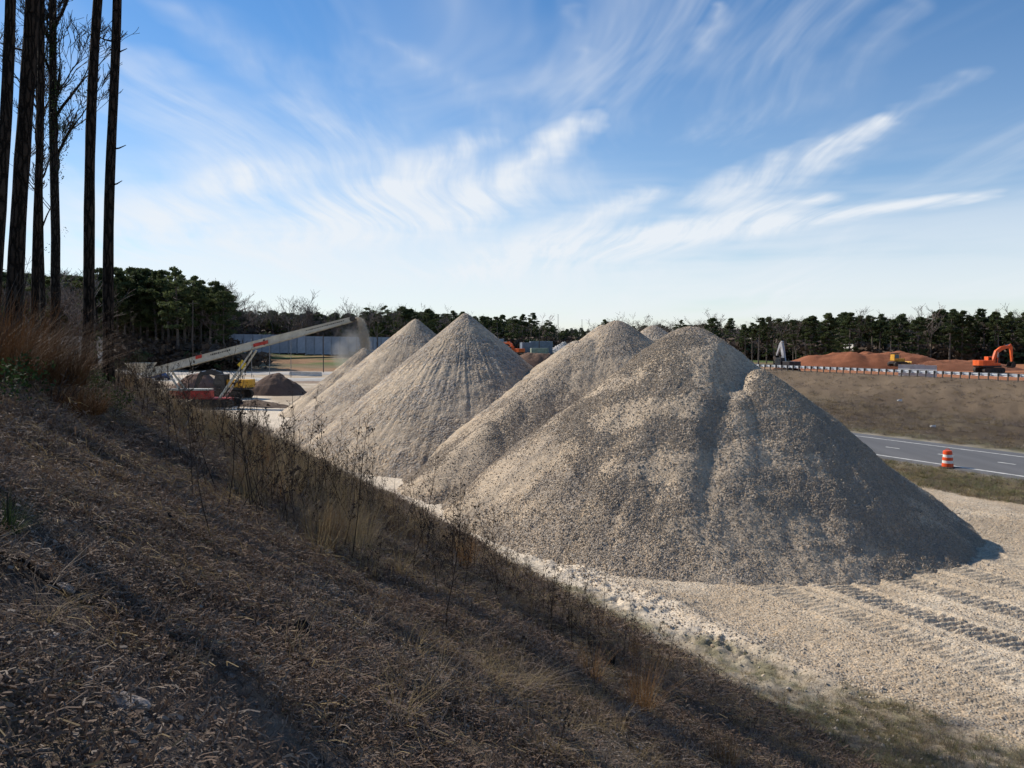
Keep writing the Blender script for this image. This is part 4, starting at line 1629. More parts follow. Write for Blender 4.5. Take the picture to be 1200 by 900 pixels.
def ivy_tree():
    x, y = at(64, 25.0)
    z = zg(x, y) - 0.1
    o = thing('bare_tree', 'leafless tree wrapped in ivy, fine branches spreading between the pine trunks', 'tree', (x, y, z), 0.6, 'near trees on the slope')
    tb, tw = bare_parts(19, 78, 0.15, 6, 0.42, tip=0.008, sides=8, first=22, tfrac=0.85, c0=(0.045, 0.115))
    tb.build('trunk', M_BARKG, o, smooth=True)
    tw.build('crown', M_TWIG, o)
    V, Fs = [], []
    r = np.random.default_rng(5)
    low = [p for p in tb.v if p[2] < 10.5]
    for i in range(260):
        p = low[r.integers(len(low))]
        clump(r, (p[0] + r.normal(0, .05), p[1] + r.normal(0, .05), p[2] + r.normal(0, .3)), 0.13, 0.2, 14, 0.032, V, Fs)
    me = bpy.data.meshes.new('ivy')
    me.from_pydata([tuple(p) for p in V], [], Fs)
    me.materials.append(M_IVY)
    link('ivy', me, o)
    # a second, thinner one behind
    x, y = at(52, 29.0)
    o = thing('bare_tree', 'thin leafless tree standing behind the ivy-clad one', 'tree', (x, y, zg(x, y) - 0.1), 2.0, 'near trees on the slope')
    tb, tw = bare_parts(17, 79, 0.10, 6, 0.42, tip=0.008, sides=7, first=18, tfrac=0.85, c0=(0.045, 0.115))
    tb.build('trunk', M_BARKG, o, smooth=True)
    tw.build('crown', M_TWIG, o)
    x, y = at(112, 23.5)
    o = thing('sapling', 'thin crooked sapling with ivy between the paired pine trunks', 'tree', (x, y, zg(x, y) - 0.1), 0, 'near trees on the slope')
    mb = MB().tube([(0, 0, 0), (.05, 0, .6), (-.04, 0, 1.3), (.06, 0, 2.0), (-.02, 0, 2.7)], [.07, .06, .05, .04, .02], 7)
    for k in range(5):
        h = 0.8 + 0.4 * k
        mb.tube([(0, 0, h), ((-1) ** k * .35, .1, h + .4)], [.02, .006], 4)
    mb.build('trunk', M_BARKG, o, smooth=True)
    V, Fs = [], []
    for i in range(26):
        h = r.uniform(0.2, 2.4)
        clump(r, (r.normal(0, .1), r.normal(0, .1), h), .14, .18, 14, .045, V, Fs)
    me = bpy.data.meshes.new('ivy')
    me.from_pydata([tuple(p) for p in V], [], Fs)
    me.materials.append(M_IVY)
    link('ivy', me, o)


ivy_tree()


def hill_pt(px, d):
    x, y = at(px, d)
    return x, y, zg(x, y)


def brush():
    """single plants on the slope that can be told apart"""
    def np_part(name, VF, m, parent):
        me = bpy.data.meshes.new(name)
        me.from_pydata([tuple(map(float, p)) for p in VF[0]], [], [tuple(map(int, f)) for f in VF[1]])
        me.materials.append(m)
        return link(name, me, parent)
    M_RB = leaf_mat('rust_brush', (0.045, 0.024, 0.013), (0.17, 0.085, 0.035), trans=0.25)
    # rusty brush under the big trunks
    for i, (px, d, h, lab) in enumerate([(8, 15.5, 1.75, 'rusty brown fuzzy brush at the foot of the thick black trunk'),
                                         (48, 17.0, 1.55, 'rusty brown fuzzy brush below the slender trunk'),
                                         (58, 14.0, 0.7, 'low rusty brush in front of the leaning pine trunk'),
                                         (-30, 13.5, 1.6, 'rusty brush standing beside the outermost trunk')]):
        x, y, z = hill_pt(px, d)
        h *= 1.05
        o = thing('dry_shrub', lab, 'shrub', (x, y, z - 0.05), i, 'rusty brush on the slope')
        np_part('foliage', blades(1300, 0.25 * h, h, 0.9, 0.5, 0.011, 4, 600 + i, 0.9), M_RB, o)
        mb = MB()
        r = random.Random(i)
        for k in range(16):
            a, L = r.uniform(0, 6.28), h * r.uniform(0.7, 1.15)
            mb.tube([(0.2 * math.cos(a), 0.2 * math.sin(a), 0), (0.45 * math.cos(a), .45 * math.sin(a), L * .6), (0.8 * math.cos(a), .8 * math.sin(a), L)], [.014, .009, .004], 4, cap=False)
        mb.build('stems', M_TWIG, o)
    # green shrubs
    for i, (px, d, h, w, lab) in enumerate([(5, 11.5, 0.8, .6, 'dark green leafy bush by the rusty brush'), (98, 18.5, 0.6, .8, 'low green ivy mound at the foot of the paired trunks'),
                                            (118, 17.0, 0.45, .6, 'small green leafy mound in the dead grass under the trunks'),
                                            (10, 5.6, 0.42, .12, 'small pine seedling with green needles in the leaf litter')]):
        x, y, z = hill_pt(px, d)
        o = thing('green_shrub', lab, 'shrub', (x, y, z - 0.03), i, 'green shrubs on the slope')
        V, Fs = [], []
        r = np.random.default_rng(650 + i)
        if i < 3:
            for k in range(30):
                clump(r, (r.normal(0, w * .5), r.normal(0, w * .5), r.uniform(0.05, h)), 0.2, 0.16, 26, 0.035, V, Fs)
            np_part('leaves', (V, Fs), M_IVY, o)
        else:
            np_part('leaves', blades(260, 0.1, h, 0.04, 0.7, 0.004, 3, 3, 0.6), M_IVY, o)
        MB().tube([(0, 0, 0), (.01, 0, h * .8)], [.012, .005], 5).build('stem', M_TWIG, o)
    # broom-sedge clumps: upright rust fans
    for i, (px, d, h, n, lab) in enumerate([(545, 18.0, 1.35, 260, 'tall rust-red grass clump leaning left beside the pale silt'),
                                            (750, 10.8, 1.0, 200, 'rust grass clump with curved blades low on the slope'),
                                            (848, 9.2, 0.75, 90, 'small upright rust grass clump near the foot of the slope'),
                                            (690, 11.0, 0.7, 120, 'short rust grass clump in the straw of the lower slope'),
                                            (275, 13.0, 0.55, 150, 'pale tan grass clump at the edge of the dark weeds'),
                                            (1045, 11.2, 0.35, 220, 'low brown bush at the very foot of the slope')]):
        x, y, z = hill_pt(px, d)
        o = thing('grass_clump', lab, 'grass clump', (x, y, z - 0.03), i * 1.3, 'grass clumps that stand out on the slope')
        np_part('blades', blades(n, 0.45 * h, h, 0.14 if i < 5 else .3, 0.26 if i < 4 else .6, 0.006, 5, 700 + i, 0.7), M_STRAW if i == 4 else (M_RB if i == 5 else M_RUST), o)
        np_part('skirt', blades(120, 0.1 * h, .4 * h, 0.2, 0.9, 0.006, 3, 720 + i, 1.0), M_STRAW if i != 5 else M_RB, o)
    # single bare weeds that stand alone
    spots = [(248, 8.3, 1.25), (75, 9.2, 0.85), (60, 8.8, 0.6), (130, 13.5, .9), (430, 17.5, 1.5), (405, 18.5, 1.7), (388, 17.0, 1.2), (460, 20, 1.4),
             (500, 20.5, 1.2), (590, 19.0, 1.5), (610, 18.5, 1.0), (640, 17.0, 1.4), (657, 15.5, 1.25), (668, 15.2, 1.0), (720, 13.5, .8), (300, 15.5, 1.2),
             (345, 16.0, 1.5), (270, 20.0, 1.5), (322, 19.0, 1.4), (370, 21.0, 1.5), (230, 22.0, 1.3), (195, 24.0, 1.5), (650, 6.2, .4), (740, 7.8, .45),
             (170, 21, 1.4), (205, 19, 1.3), (285, 17.5, 1.5), (440, 24, 1.5), (355, 24, 1.4), (535, 22, 1.0)]
    for i, (px, d, h) in enumerate(spots):
        x, y, z = hill_pt(px, d)
        h *= 1.15
        mb = stalk_mesh(h, 800 + i, 0.55 if i else 0.25, 0.008 if h > 1 else 0.006, head=i > 3, lean=0.14)
        big = i == 0
        o = mb.build('dead_weed', M_DKSTEM)
        o.location = (x, y, z - 0.03)
        tag(o, 'tall thin bare stalk standing alone on the open shaded slope' if big else
            ('low bare twiggy weed on the open litter slope' if i in (1, 2, 3) else 'short dead stem low on the straw-covered slope' if i in (22, 23) else ('tall ' if h > 1.2 else 'short ') + 'dead weed stalk on the grassy slope edge, ' + ('before the conveyor yard' if px < 300 else 'before the tallest sharp pile' if px < 470 else 'before the round-topped pile' if px < 560 else 'before the two-humped pile')),
            'weed', 'single dead weed stalks')
    # charred stubs
    M_CHAR = pmat('charred_wood', (0.012, 0.011, 0.010), 0.95, 0.4, 20, bump=0.02)
    for i, (px, d, h) in enumerate([(350, 6.4, .17), (203, 8.1, .20), (718, 13.2, .34), (690, 9.8, .2), (433, 13.5, .25), (410, 13.4, .28), (460, 13.8, .2), (615, 10.6, .2), (285, 6.9, .08), (520, 6.8, .08)]):
        x, y, z = hill_pt(px, d)
        r = random.Random(i + 60)
        mb = MB()
        for k in range(r.randint(3, 5)):
            a = r.uniform(0, 6.28)
            q = Vector((math.cos(a) * .03, math.sin(a) * .03, -0.04))
            hh = h * r.uniform(.55, 1.0)
            mb.tube([q, q + Vector((r.gauss(0, .02), r.gauss(0, .02), hh * .5)), q + Vector((r.gauss(0, .03), r.gauss(0, .03), hh))], [.045, .042, .012], 6)
        o = mb.build('charred_stub', M_CHAR)
        o.location = (x, y, z)
        tag(o, 'small jagged black plant stub sticking out of the litter', 'stub', 'black stubs on the slope')
    # fallen sticks and pale rocks
    for i, (px, d, L, a, lab) in enumerate([(90, 4.9, 1.1, -0.12, 'long dark fallen stick in the shaded litter'), (480, 13.0, 2.6, -0.75, 'long thin bent branch slanting down the grassy edge'),
                                            (212, 6.5, 1.0, -0.7, 'thin dark fallen twig below the lone stalk')]):
        x, y, z = hill_pt(px, d)
        mb = MB()
        pts = []
        for k in range(7):
            t = k / 6 - 0.5
            X, Y = x + L * t * math.cos(a), y + L * t * math.sin(a)
            pts.append((X - x, Y - y, zg(X, Y) + 0.05 + 0.04 * math.sin(k * 1.7) - z + (0.25 * (t + .5) if i == 1 else 0)))
        mb.tube(pts, [.016, .015, .014, .012, .01, .008, .004], 6)
        o = mb.build('fallen_stick', M_DKSTEM if i else M_BARK, None, smooth=True)
        o.location = (x, y, z)
        tag(o, lab, 'stick', 'fallen sticks')
    M_ROCK = pmat('pale_rock', (0.33, 0.28, 0.25), 0.9, 0.3, 10, bump=0.02, dirt=(0.12, 0.1, 0.085))
    for i, (px, d, sz, lab) in enumerate([(148, 3.85, (.13, .06, .035), 'pale flat rock in the dark litter'), (78, 5.0, (.07, .04, .02), 'small pale stone beside the fallen stick'),
                                          (268, 4.6, (.04, .03, .015), 'small whitish chip of stone on the dark slope'), (64, 4.15, (.05, .03, .02), 'grey pebble on the dark litter')]):
        x, y, z = hill_pt(px, d)
        bm = bmesh.new()
        bmesh.ops.create_icosphere(bm, subdivisions=2, radius=1)
        r = random.Random(i)
        for w in bm.verts:
            k = 1 + 0.25 * (vnoise(np.array([w.co.x * 1.7 + i]), np.array([w.co.y * 1.7 + w.co.z]), 5)[0] - .5) * 2
            w.co = Vector((w.co.x * sz[0] * k, w.co.y * sz[1] * k, w.co.z * sz[2] * k))
        me = bpy.data.meshes.new('rock')
        bm.to_mesh(me)
        bm.free()
        me.materials.append(M_ROCK)
        o = link('rock', me)
        o.location = (x, y, z + sz[2] * .6)
        o.rotation_euler = (0.1, 0.35, r.uniform(-.3, .3))
        tag(o, lab, 'rock')


brush()
# ------------------------------------------------------------------ guard rail on the bank
def guard_rail():
    steel = pmat('galvanised_steel', (0.72, 0.73, 0.74), 0.5, 0.12, 3, metal=0.1, spec=0.5)
    wood = pmat('weathered_post', (0.13, 0.115, 0.10), 0.9, 0.3, 8, bump=0.01)
    U, v0 = 78.0, 30.0
    x0, y0 = xy(U, v0)
    o = thing('guard_rail', 'galvanised guard rail on timber posts along the top of the brown bank', 'guard rail', (x0, y0, 0))

    def P(du, dv):
        x, y = xy(U + du, v0 + dv)
        return x - x0, y - y0

    def zb(dv):
        x, y = xy(U, v0 + dv)
        return float(zground(np.array([x]), np.array([y]), False)[0])
    ang = math.atan2(NV[1], NV[0])
    pm = MB().box((0, 0, 0.30), (0.075, 0.13, 0.84), bev=0.012).mesh('post', wood)
    bm_ = MB().box((0, 0, 0), (0.075, 0.15, 0.34), bev=0.01).mesh('block', wood)
    for i in range(58):
        dv = i * 0.9525
        x, y = P(0, dv)
        z = zb(dv)
        p = link('post', pm, o)
        p.location = (x, y, z)
        p.rotation_euler = (random.gauss(0, .01), random.gauss(0, .01), ang)
        b = link('block', bm_, p)
        b.location = (0.0, -0.146, 0.56)
        x2, y2 = P(0.27, dv)
    # W profile (across, up)
    prof = [(0, .155), (.02, .15), (.08, .10), (.08, .06), (.0, .02), (.0, -.02), (.08, -.06), (.08, -.10), (.02, -.15), (0, -.155)]
    prof2 = [(a - 0.012, b) for a, b in prof]
    full = prof + prof2[::-1]
    n = len(full)
    for i in range(15):
        a, b = i * 3.81 - 0.12, (i + 1) * 3.81 + 0.12
        V = []
        for dv in (a, b):
            for du, dz in full:
                x, y = P(0.24 + du + (0.006 if i % 2 else 0), dv)
                V.append((x, y, zb(dv) + 0.56 + dz))
        Fs = [tuple(range(n)), tuple(range(2 * n - 1, n - 1, -1))] + [(k, k + n, (k + 1) % n + n, (k + 1) % n) for k in range(n)]
        MB().add(V, Fs).build('rail_panel', steel, o)


guard_rail()


# ------------------------------------------------------------------ traffic drum
def traffic_drum():
    x, y = at(1110.5, 44.2)
    z = zg(x, y)
    o = thing('traffic_drum', 'orange and white striped traffic drum standing on the verge beside the road', 'traffic drum', (x, y, z + 0.01))
    org = pmat('drum_orange', (0.78, 0.085, 0.018), 0.45, 0.12, 5, dirt=(0.45, 0.16, 0.08))
    wht = pmat('drum_white', (0.78, 0.74, 0.68), 0.4, 0.1, 5, dirt=(0.5, 0.42, 0.34))
    rub = pmat('black_rubber', (0.03, 0.028, 0.027), 0.85, 0.3, 6)
    hs = [0.06, 0.27, 0.43, 0.60, 0.76, 0.93]
    rs = [0.30, 0.288, 0.275, 0.258, 0.245, 0.228]
    for i in range(5):
        step = 0.012 if i % 2 else 0.0
        r0, r1 = rs[i] - step, rs[i + 1] - step
        MB().lathe([(r0 - .01, hs[i] + .001), (r0, hs[i] + 0.012), (r1 + .004, hs[i + 1] - 0.012), (r1 - 0.008, hs[i + 1])], 28).build('orange_band' if i % 2 == 0 else 'white_band', org if i % 2 == 0 else wht, o, smooth=False)
    MB().lathe([(0.222, 0.931), (0.225, 0.95), (0.20, 0.975), (0.02, 0.98)], 28).build('lid', org, o)
    h = MB()
    h.tube([(-.11, 0, .97), (-.10, 0, 1.03), (-.04, 0, 1.06), (.04, 0, 1.06), (.10, 0, 1.03), (.11, 0, .97)], 0.018, 6)
    h.build('handle', org, o)
    MB().lathe([(0.44, 0.0), (0.44, 0.03), (0.36, 0.075), (0.312, 0.08)], 28).build('base_ring', rub, o)


traffic_drum()


# ------------------------------------------------------------------ construction machines
M_GLASS = pmat('dark_cab_glass', (0.02, 0.03, 0.04), 0.12, 0.2, 3, spec=0.6)
M_TRK = pmat('track_steel', (0.045, 0.038, 0.032), 0.8, 0.35, 6, dirt=(0.16, 0.10, 0.065))
M_BLK = pmat('black_machine_paint', (0.025, 0.025, 0.027), 0.5, 0.3, 4, dirt=(0.09, 0.07, 0.055))
M_CHROME = pmat('cylinder_rod', (0.5, 0.5, 0.5), 0.3, 0.1, 4, metal=0.8)


def limb(mb, pts, w, y0, y1):
    """bent plate-box limb along x,z points with half widths w"""
    up, dn = [], []
    for i, (x, z) in enumerate(pts):
        a = Vector(pts[max(i - 1, 0)])
        b = Vector(pts[min(i + 1, len(pts) - 1)])
        d = (b - a).normalized()
        nx, nz = -d.y, d.x
        up.append((x + nx * w[i], z + nz * w[i]))
        dn.append((x - nx * w[i], z - nz * w[i]))
    mb.prism(up + dn[::-1], y0, y1)
    return mb


def track_mesh(L, Hh, W):
    mb = MB()
    r = Hh / 2
    poly = []
    for k in range(9):
        a = math.pi / 2 + math.pi * k / 8
        poly.append((-L / 2 + r + r * math.cos(a), r + r * math.sin(a)))
    for k in range(9):
        a = -math.pi / 2 + math.pi * k / 8
        poly.append((L / 2 - r + r * math.cos(a), r + r * math.sin(a)))
    mb.prism(poly, -W / 2 + .02, W / 2 - .02)
    n = int(L * 5)
    for k in range(n):                       # grouser pads, top and bottom
        x = -L / 2 + r + (L - 2 * r) * (k + .5) / n
        mb.box((x, 0, 2 * r + .02), ((L - 2 * r) / n * .75, W, .05))
        mb.box((x, 0, .012), ((L - 2 * r) / n * .75, W, .04))
    for e in (-1, 1):
        for k in range(7):
            a = math.pi * (k + .5) / 7 - math.pi / 2
            c = (e * (L / 2 - r + (r + .02) * math.cos(a)), 0, r + (r + .02) * math.sin(a))
            mb.box(c, (.05, W, .2), (0, -e * a if e > 0 else a, 0))
    return mb


def excavator(label, loc, rotz, paint, arm_paint, boom, stick, bucket_at, bucket_rot, scale=1.0, name='excavator', tilt=0.0):
    o = thing(name, label, 'excavator', loc, rotz, 'construction machines', scale)
    tm = track_mesh(4.2, 0.95, 0.6)
    for s in (-1, 1):
        t = tm.build('track', M_TRK, o) if s == -1 else link('track', o.children[0].data, o)
        t.location = (0, s * 1.2, 0)
        w = MB()
        for k in range(6):
            w.lathe([(.17, -.05), (.2, -.03), (.2, .03), (.17, .05)], 12, Matrix.Translation((-1.5 + .6 * k, s * .33, .3)) @ Matrix.Rotation(R(90), 4, 'X'))
        w.build('roller', M_BLK, t)
    MB().box((0, 0, .62), (2.2, 1.9, .5), bev=.04).build('undercarriage', M_BLK, o)
    MB().lathe([(.75, .86), (.75, 1.06)], 24).build('slew_ring', M_TRK, o)
    MB().box((-.35, 0, 1.22), (3.7, 2.7, .3), bev=.04).build('deck', M_BLK, o)
    cw = MB()
    poly = [(-2.35, -1.3), (-2.75, -.8), (-2.85, 0), (-2.75, .8), (-2.35, 1.3), (-1.7, 1.3), (-1.7, -1.3)]
    cw.add([(x, y, 1.38) for x, y in poly] + [(x, y, 2.35) for x, y in poly], [tuple(range(6, -1, -1)), tuple(range(7, 14))] + [(i, (i + 1) % 7, (i + 1) % 7 + 7, i + 7) for i in range(7)])
    cw.build('counterweight', paint, o)
    h = MB().box((-.8, -.12, 1.86), (1.76, 2.4, .98), bev=.06).build('engine_hood', paint, o)
    MB().tube([(-1.2, .5, 2.35), (-1.2, .5, 2.75), (-1.3, .5, 2.85)], .06, 8).build('exhaust', M_BLK, h)
    MB().box((.75, -.85, 1.6), (1.3, .75, .46), bev=.04).build('tool_box', paint, o)
    cb = MB().prism([(.1, 1.38), (1.75, 1.38), (1.8, 1.9), (1.45, 3.0), (.1, 3.0)], .35, 1.32).build('cab', arm_paint if arm_paint is M_BLK else paint, o)
    MB().prism([(.25, 1.75), (1.6, 1.75), (1.62, 1.95), (1.33, 2.85), (.25, 2.85)], 1.325, 1.34).build('window', M_GLASS, cb)
    MB().prism([(.25, 1.75), (1.6, 1.75), (1.62, 1.95), (1.33, 2.85), (.25, 2.85)], .33, .345).build('window', M_GLASS, cb)
    MB().add([(1.81, .42, 1.92), (1.81, 1.25, 1.92), (1.475, 1.25, 2.95), (1.475, .42, 2.95)], [(0, 1, 2, 3)]).build('windscreen', M_GLASS, cb)
    b = limb(MB(), boom, [.18, .36, .34, .17], -.26, .2).build('boom', arm_paint, o)
    limb(MB(), stick, [.12, .27, .12], -.2, .14).build('stick', arm_paint, o)

    def cyl(p, q, parent, y, r=.09):
        p, q = Vector((p[0], y, p[1])), Vector((q[0], y, q[1]))
        m = p.lerp(q, .58)
        c = MB().tube([p, m], r, 10).build('cylinder', arm_paint, parent)
        MB().tube([m, q], r * .55, 8).build('piston_rod', M_CHROME, c)
    cyl((1.35, 1.45), boom[1], o, -.42)
    cyl((1.35, 1.45), boom[1], o, .36)
    up = (boom[2][0], boom[2][1] + .38)
    cyl(((boom[1][0] + boom[2][0]) / 2, (boom[1][1] + boom[2][1]) / 2 + .42), (stick[0][0], stick[0][1]), o, -.03)
    bk = MB()
    M = Matrix.Translation((bucket_at[0], 0, bucket_at[1])) @ Matrix.Rotation(bucket_rot, 4, 'Y')
    prof = [(0.1, .12), (.45, -.05), (.62, -.45), (.5, -.85), (.1, -1.08), (-.35, -1.05)]
    inn = [(-.33, -.98), (.07, -1.0), (.43, -.8), (.54, -.45), (.4, -.13), (.08, .02)]
    bk.prism(prof + inn, -.6, .6, M)
    for y in (-.6, .56):
        bk.prism(prof + [(-.2, -.1)], y, y + .04, M)
    for k in range(5):
        bk.add([(-.33, -.55 + k * .26, -1.06), (-.33, -.45 + k * .26, -1.06), (-.6, -.5 + k * .26, -1.0), (-.33, -.5 + k * .26, -.97)], [(0, 1, 2), (1, 3, 2), (3, 0, 2), (0, 3, 1)], M)
    bk.build('bucket', M_TRK, o)
    return o


M_ORANGE = pmat('orange_machine_paint', (0.72, 0.125, 0.028), 0.45, 0.12, 2, dirt=(0.35, 0.13, 0.06))
M_YELLOW = pmat('yellow_machine_paint', (0.62, 0.33, 0.03), 0.45, 0.12, 2, dirt=(0.3, 0.19, 0.08))
M_LGREY = pmat('grey_machine_paint', (0.36, 0.37, 0.38), 0.5, 0.15, 2, dirt=(0.2, 0.17, 0.14))


def zat(px, d):
    x, y = at(px, d)
    return (x, y, zg(x, y))


excavator('orange tracked excavator with its arm bent down, on the red earth by the wood', zat(1159, 150), 0.16, M_ORANGE, M_ORANGE,
          [(.55, 1.75), (1.55, 3.9), (2.5, 4.55), (4.5, 4.95)], [(4.35, 5.35), (4.55, 4.7), (4.75, 2.1)], (4.7, 1.95), .3, 1.02)
excavator('yellow excavator with a black arm reaching over dark soil beside the conveyor', zat(272, 97), math.pi - .25, M_YELLOW, M_BLK,
          [(.55, 1.7), (1.7, 2.9), (2.9, 3.25), (4.5, 2.9)], [(4.35, 3.25), (4.6, 2.75), (5.4, .95)], (5.4, .9), .6, .98)
excavator('dark excavator with a pale raised arm folded into a narrow peak, above the guard rail', zat(922, 140), 1.9, M_BLK, M_LGREY,
          [(.55, 1.7), (1.0, 3.6), (1.2, 4.6), (1.5, 5.9)], [(1.2, 6.1), (1.75, 5.6), (2.9, 3.4)], (2.9, 3.3), .5, .95)
excavator('distant orange excavator among the dump boxes in the gap between the piles', zat(604, 236), 2.4, M_ORANGE, M_ORANGE,
          [(.55, 1.7), (1.5, 3.4), (2.4, 3.9), (4.2, 3.7)], [(4.05, 4.1), (4.3, 3.6), (4.8, 1.3)], (4.8, 1.2), .4, 1.1)


def mound(label, px, d, wx, wy, h, c, seed, name='earth_mound', rot=0.0, flat=0.0):
    x0, y0, z0 = zat(px, d)
    nr, nt = 34, 110
    rr_, tt = np.meshgrid(np.linspace(0, 1.12, nr), np.linspace(0, 2 * math.pi, nt, endpoint=False), indexing='ij')
    lx, ly = (rr_ * np.cos(tt)).ravel(), (rr_ * np.sin(tt)).ravel()
    ca, sa = math.cos(rot), math.sin(rot)
    X, Y = lx * wx * ca - ly * wy * sa, lx * wx * sa + ly * wy * ca
    rr = rr_.ravel()
    prof = np.clip((1 - rr) / (1 - flat), -0.2, 1)
    prof = np.where(prof > 0, prof * (1.5 - 0.5 * prof), prof)
    Z = h * prof * (0.75 + 0.5 * fbm(X * 0.9 / max(h, 1) + seed, Y * 0.9 / max(h, 1), seed, 3)) + 0.1 * h * (fbm(X * 2.2, Y * 2.2, seed + 2, 3) - .5) * np.clip(prof * 4, 0, 1)
    gz = zground(X + x0, Y + y0)
    Z = gz + Z - 0.12
    col_ = np.array(c)[None, :] * (0.75 + 0.5 * fbm(X * 0.7, Y * 2.0, seed + 5, 4))[:, None]
    o = np_obj(name, np.stack([X, Y, Z - z0], -1), grid_faces(nr, nt, wrap=True), M_GROUND, attrs={'Col': col_, 'stony': np.zeros(len(X))}, smooth=True)
    o.location = (x0, y0, z0)
    return tag(o, label, 'earth mound', 'earth mounds')


mound('long bare red clay mound in front of the pine wood', 1010, 172, 19, 9, 3.5, (0.27, 0.105, 0.055), 501, flat=.45, rot=-.25)
mound('low spread of red earth beside the long clay mound', 1110, 166, 15, 8, 1.9, (0.24, 0.10, 0.055), 502, flat=.4, rot=-.2)
mound('dark brown soil mound beside the yellow excavator', 322, 104, 4.6, 3.2, 2.5, (0.15, 0.10, 0.075), 503, flat=.2)
mound('reddish brown soil mound behind the conveyor frame', 233, 103, 4.4, 3.2, 2.7, (0.19, 0.115, 0.085), 504, flat=.2)
mound('brown soil heap by the pale road behind the conveyor tail', 168, 118, 3.0, 2.4, 1.7, (0.22, 0.14, 0.09), 505, flat=.1)
mound('low dark soil ridge at the edge of the yard near the piles', 300, 86, 6.5, 1.6, .7, (0.13, 0.095, 0.072), 506, flat=.1, rot=-.5)
mound('brown soil heap in the gap between the sharp and rounded piles', 632, 190, 9.5, 5, 3.6, (0.17, 0.105, 0.075), 507, flat=.3)
mound('white broken concrete heap in the gap behind the piles', 662, 262, 6.0, 4, 3.6, (0.40, 0.38, 0.36), 508, flat=.1, name='rubble_heap')


def rubble():
    x0, y0, z0 = zat(662, 262)
    conc = stone_mat('broken_concrete', (.30, .29, .28), (.72, .70, .67))
    pr = stone_protos(conc, 4, 9)
    n = 260
    th, q = rng.uniform(0, 6.28, n), np.sqrt(rng.uniform(0, 1, n))
    X, Y = x0 + 6 * q * np.cos(th), y0 + 4 * q * np.sin(th)
    s = rng.uniform(.5, 1.5, n)
    scatter('concrete_rubble', np.stack([X, Y, z0 + 3.6 * (1 - q) + .2], -1), rand_rot(n), np.stack([s, s * .8, s * .6], -1), pr,
            'broken pale concrete chunks heaped in the gap behind the piles', 'rubble')


rubble()


def dozer():
    loc = zat(1052, 160)
    o = thing('bulldozer', 'small yellow bulldozer working on the shoulder of the red clay mound', 'bulldozer', (loc[0], loc[1], loc[2] + .9), .25, 'construction machines', .95)
    tm = track_mesh(3.2, .9, .5)
    for s in (-1, 1):
        t = tm.build('track', M_TRK, o) if s < 0 else link('track', o.children[0].data, o)
        t.location = (0, s * .95, 0)
    MB().box((.55, 0, 1.25), (1.7, 1.1, .85), bev=.06).build('hood', M_YELLOW, o)
    MB().box((-.2, 0, .75), (2.8, 1.35, .5), bev=.05).build('chassis', M_BLK, o)
    c = MB().box((-.75, 0, 1.95), (1.3, 1.35, 1.5), taper=.86, bev=.05).build('cab', M_YELLOW, o)
    MB().box((-.08, 0, 2.1), (.02, 1.05, .8)).build('windscreen', M_GLASS, c)
    for s in (-1, 1):
        MB().box((-.75, s * .66, 2.1), (.95, .02, .8), (s * .1, 0, 0)).build('window', M_GLASS, c)
    MB().box((-.75, 0, 2.76), (1.5, 1.5, .1), bev=.02).build('roof', M_BLK, o)
    bl = MB().prism([(2.0, .05), (2.25, .0), (2.15, .5), (2.3, 1.05), (2.2, 1.05), (2.02, .5)], -1.5, 1.5).build('blade', M_YELLOW, o)
    for s in (-1, 1):
        MB().tube([(-.2, s * 1.28, .45), (2.05, s * 1.28, .35)], .07, 6).build('push_arm', M_YELLOW, o)
    MB().tube([(.9, .3, 1.65), (.9, .3, 2.3)], .05, 8).build('exhaust', M_BLK, o)


dozer()


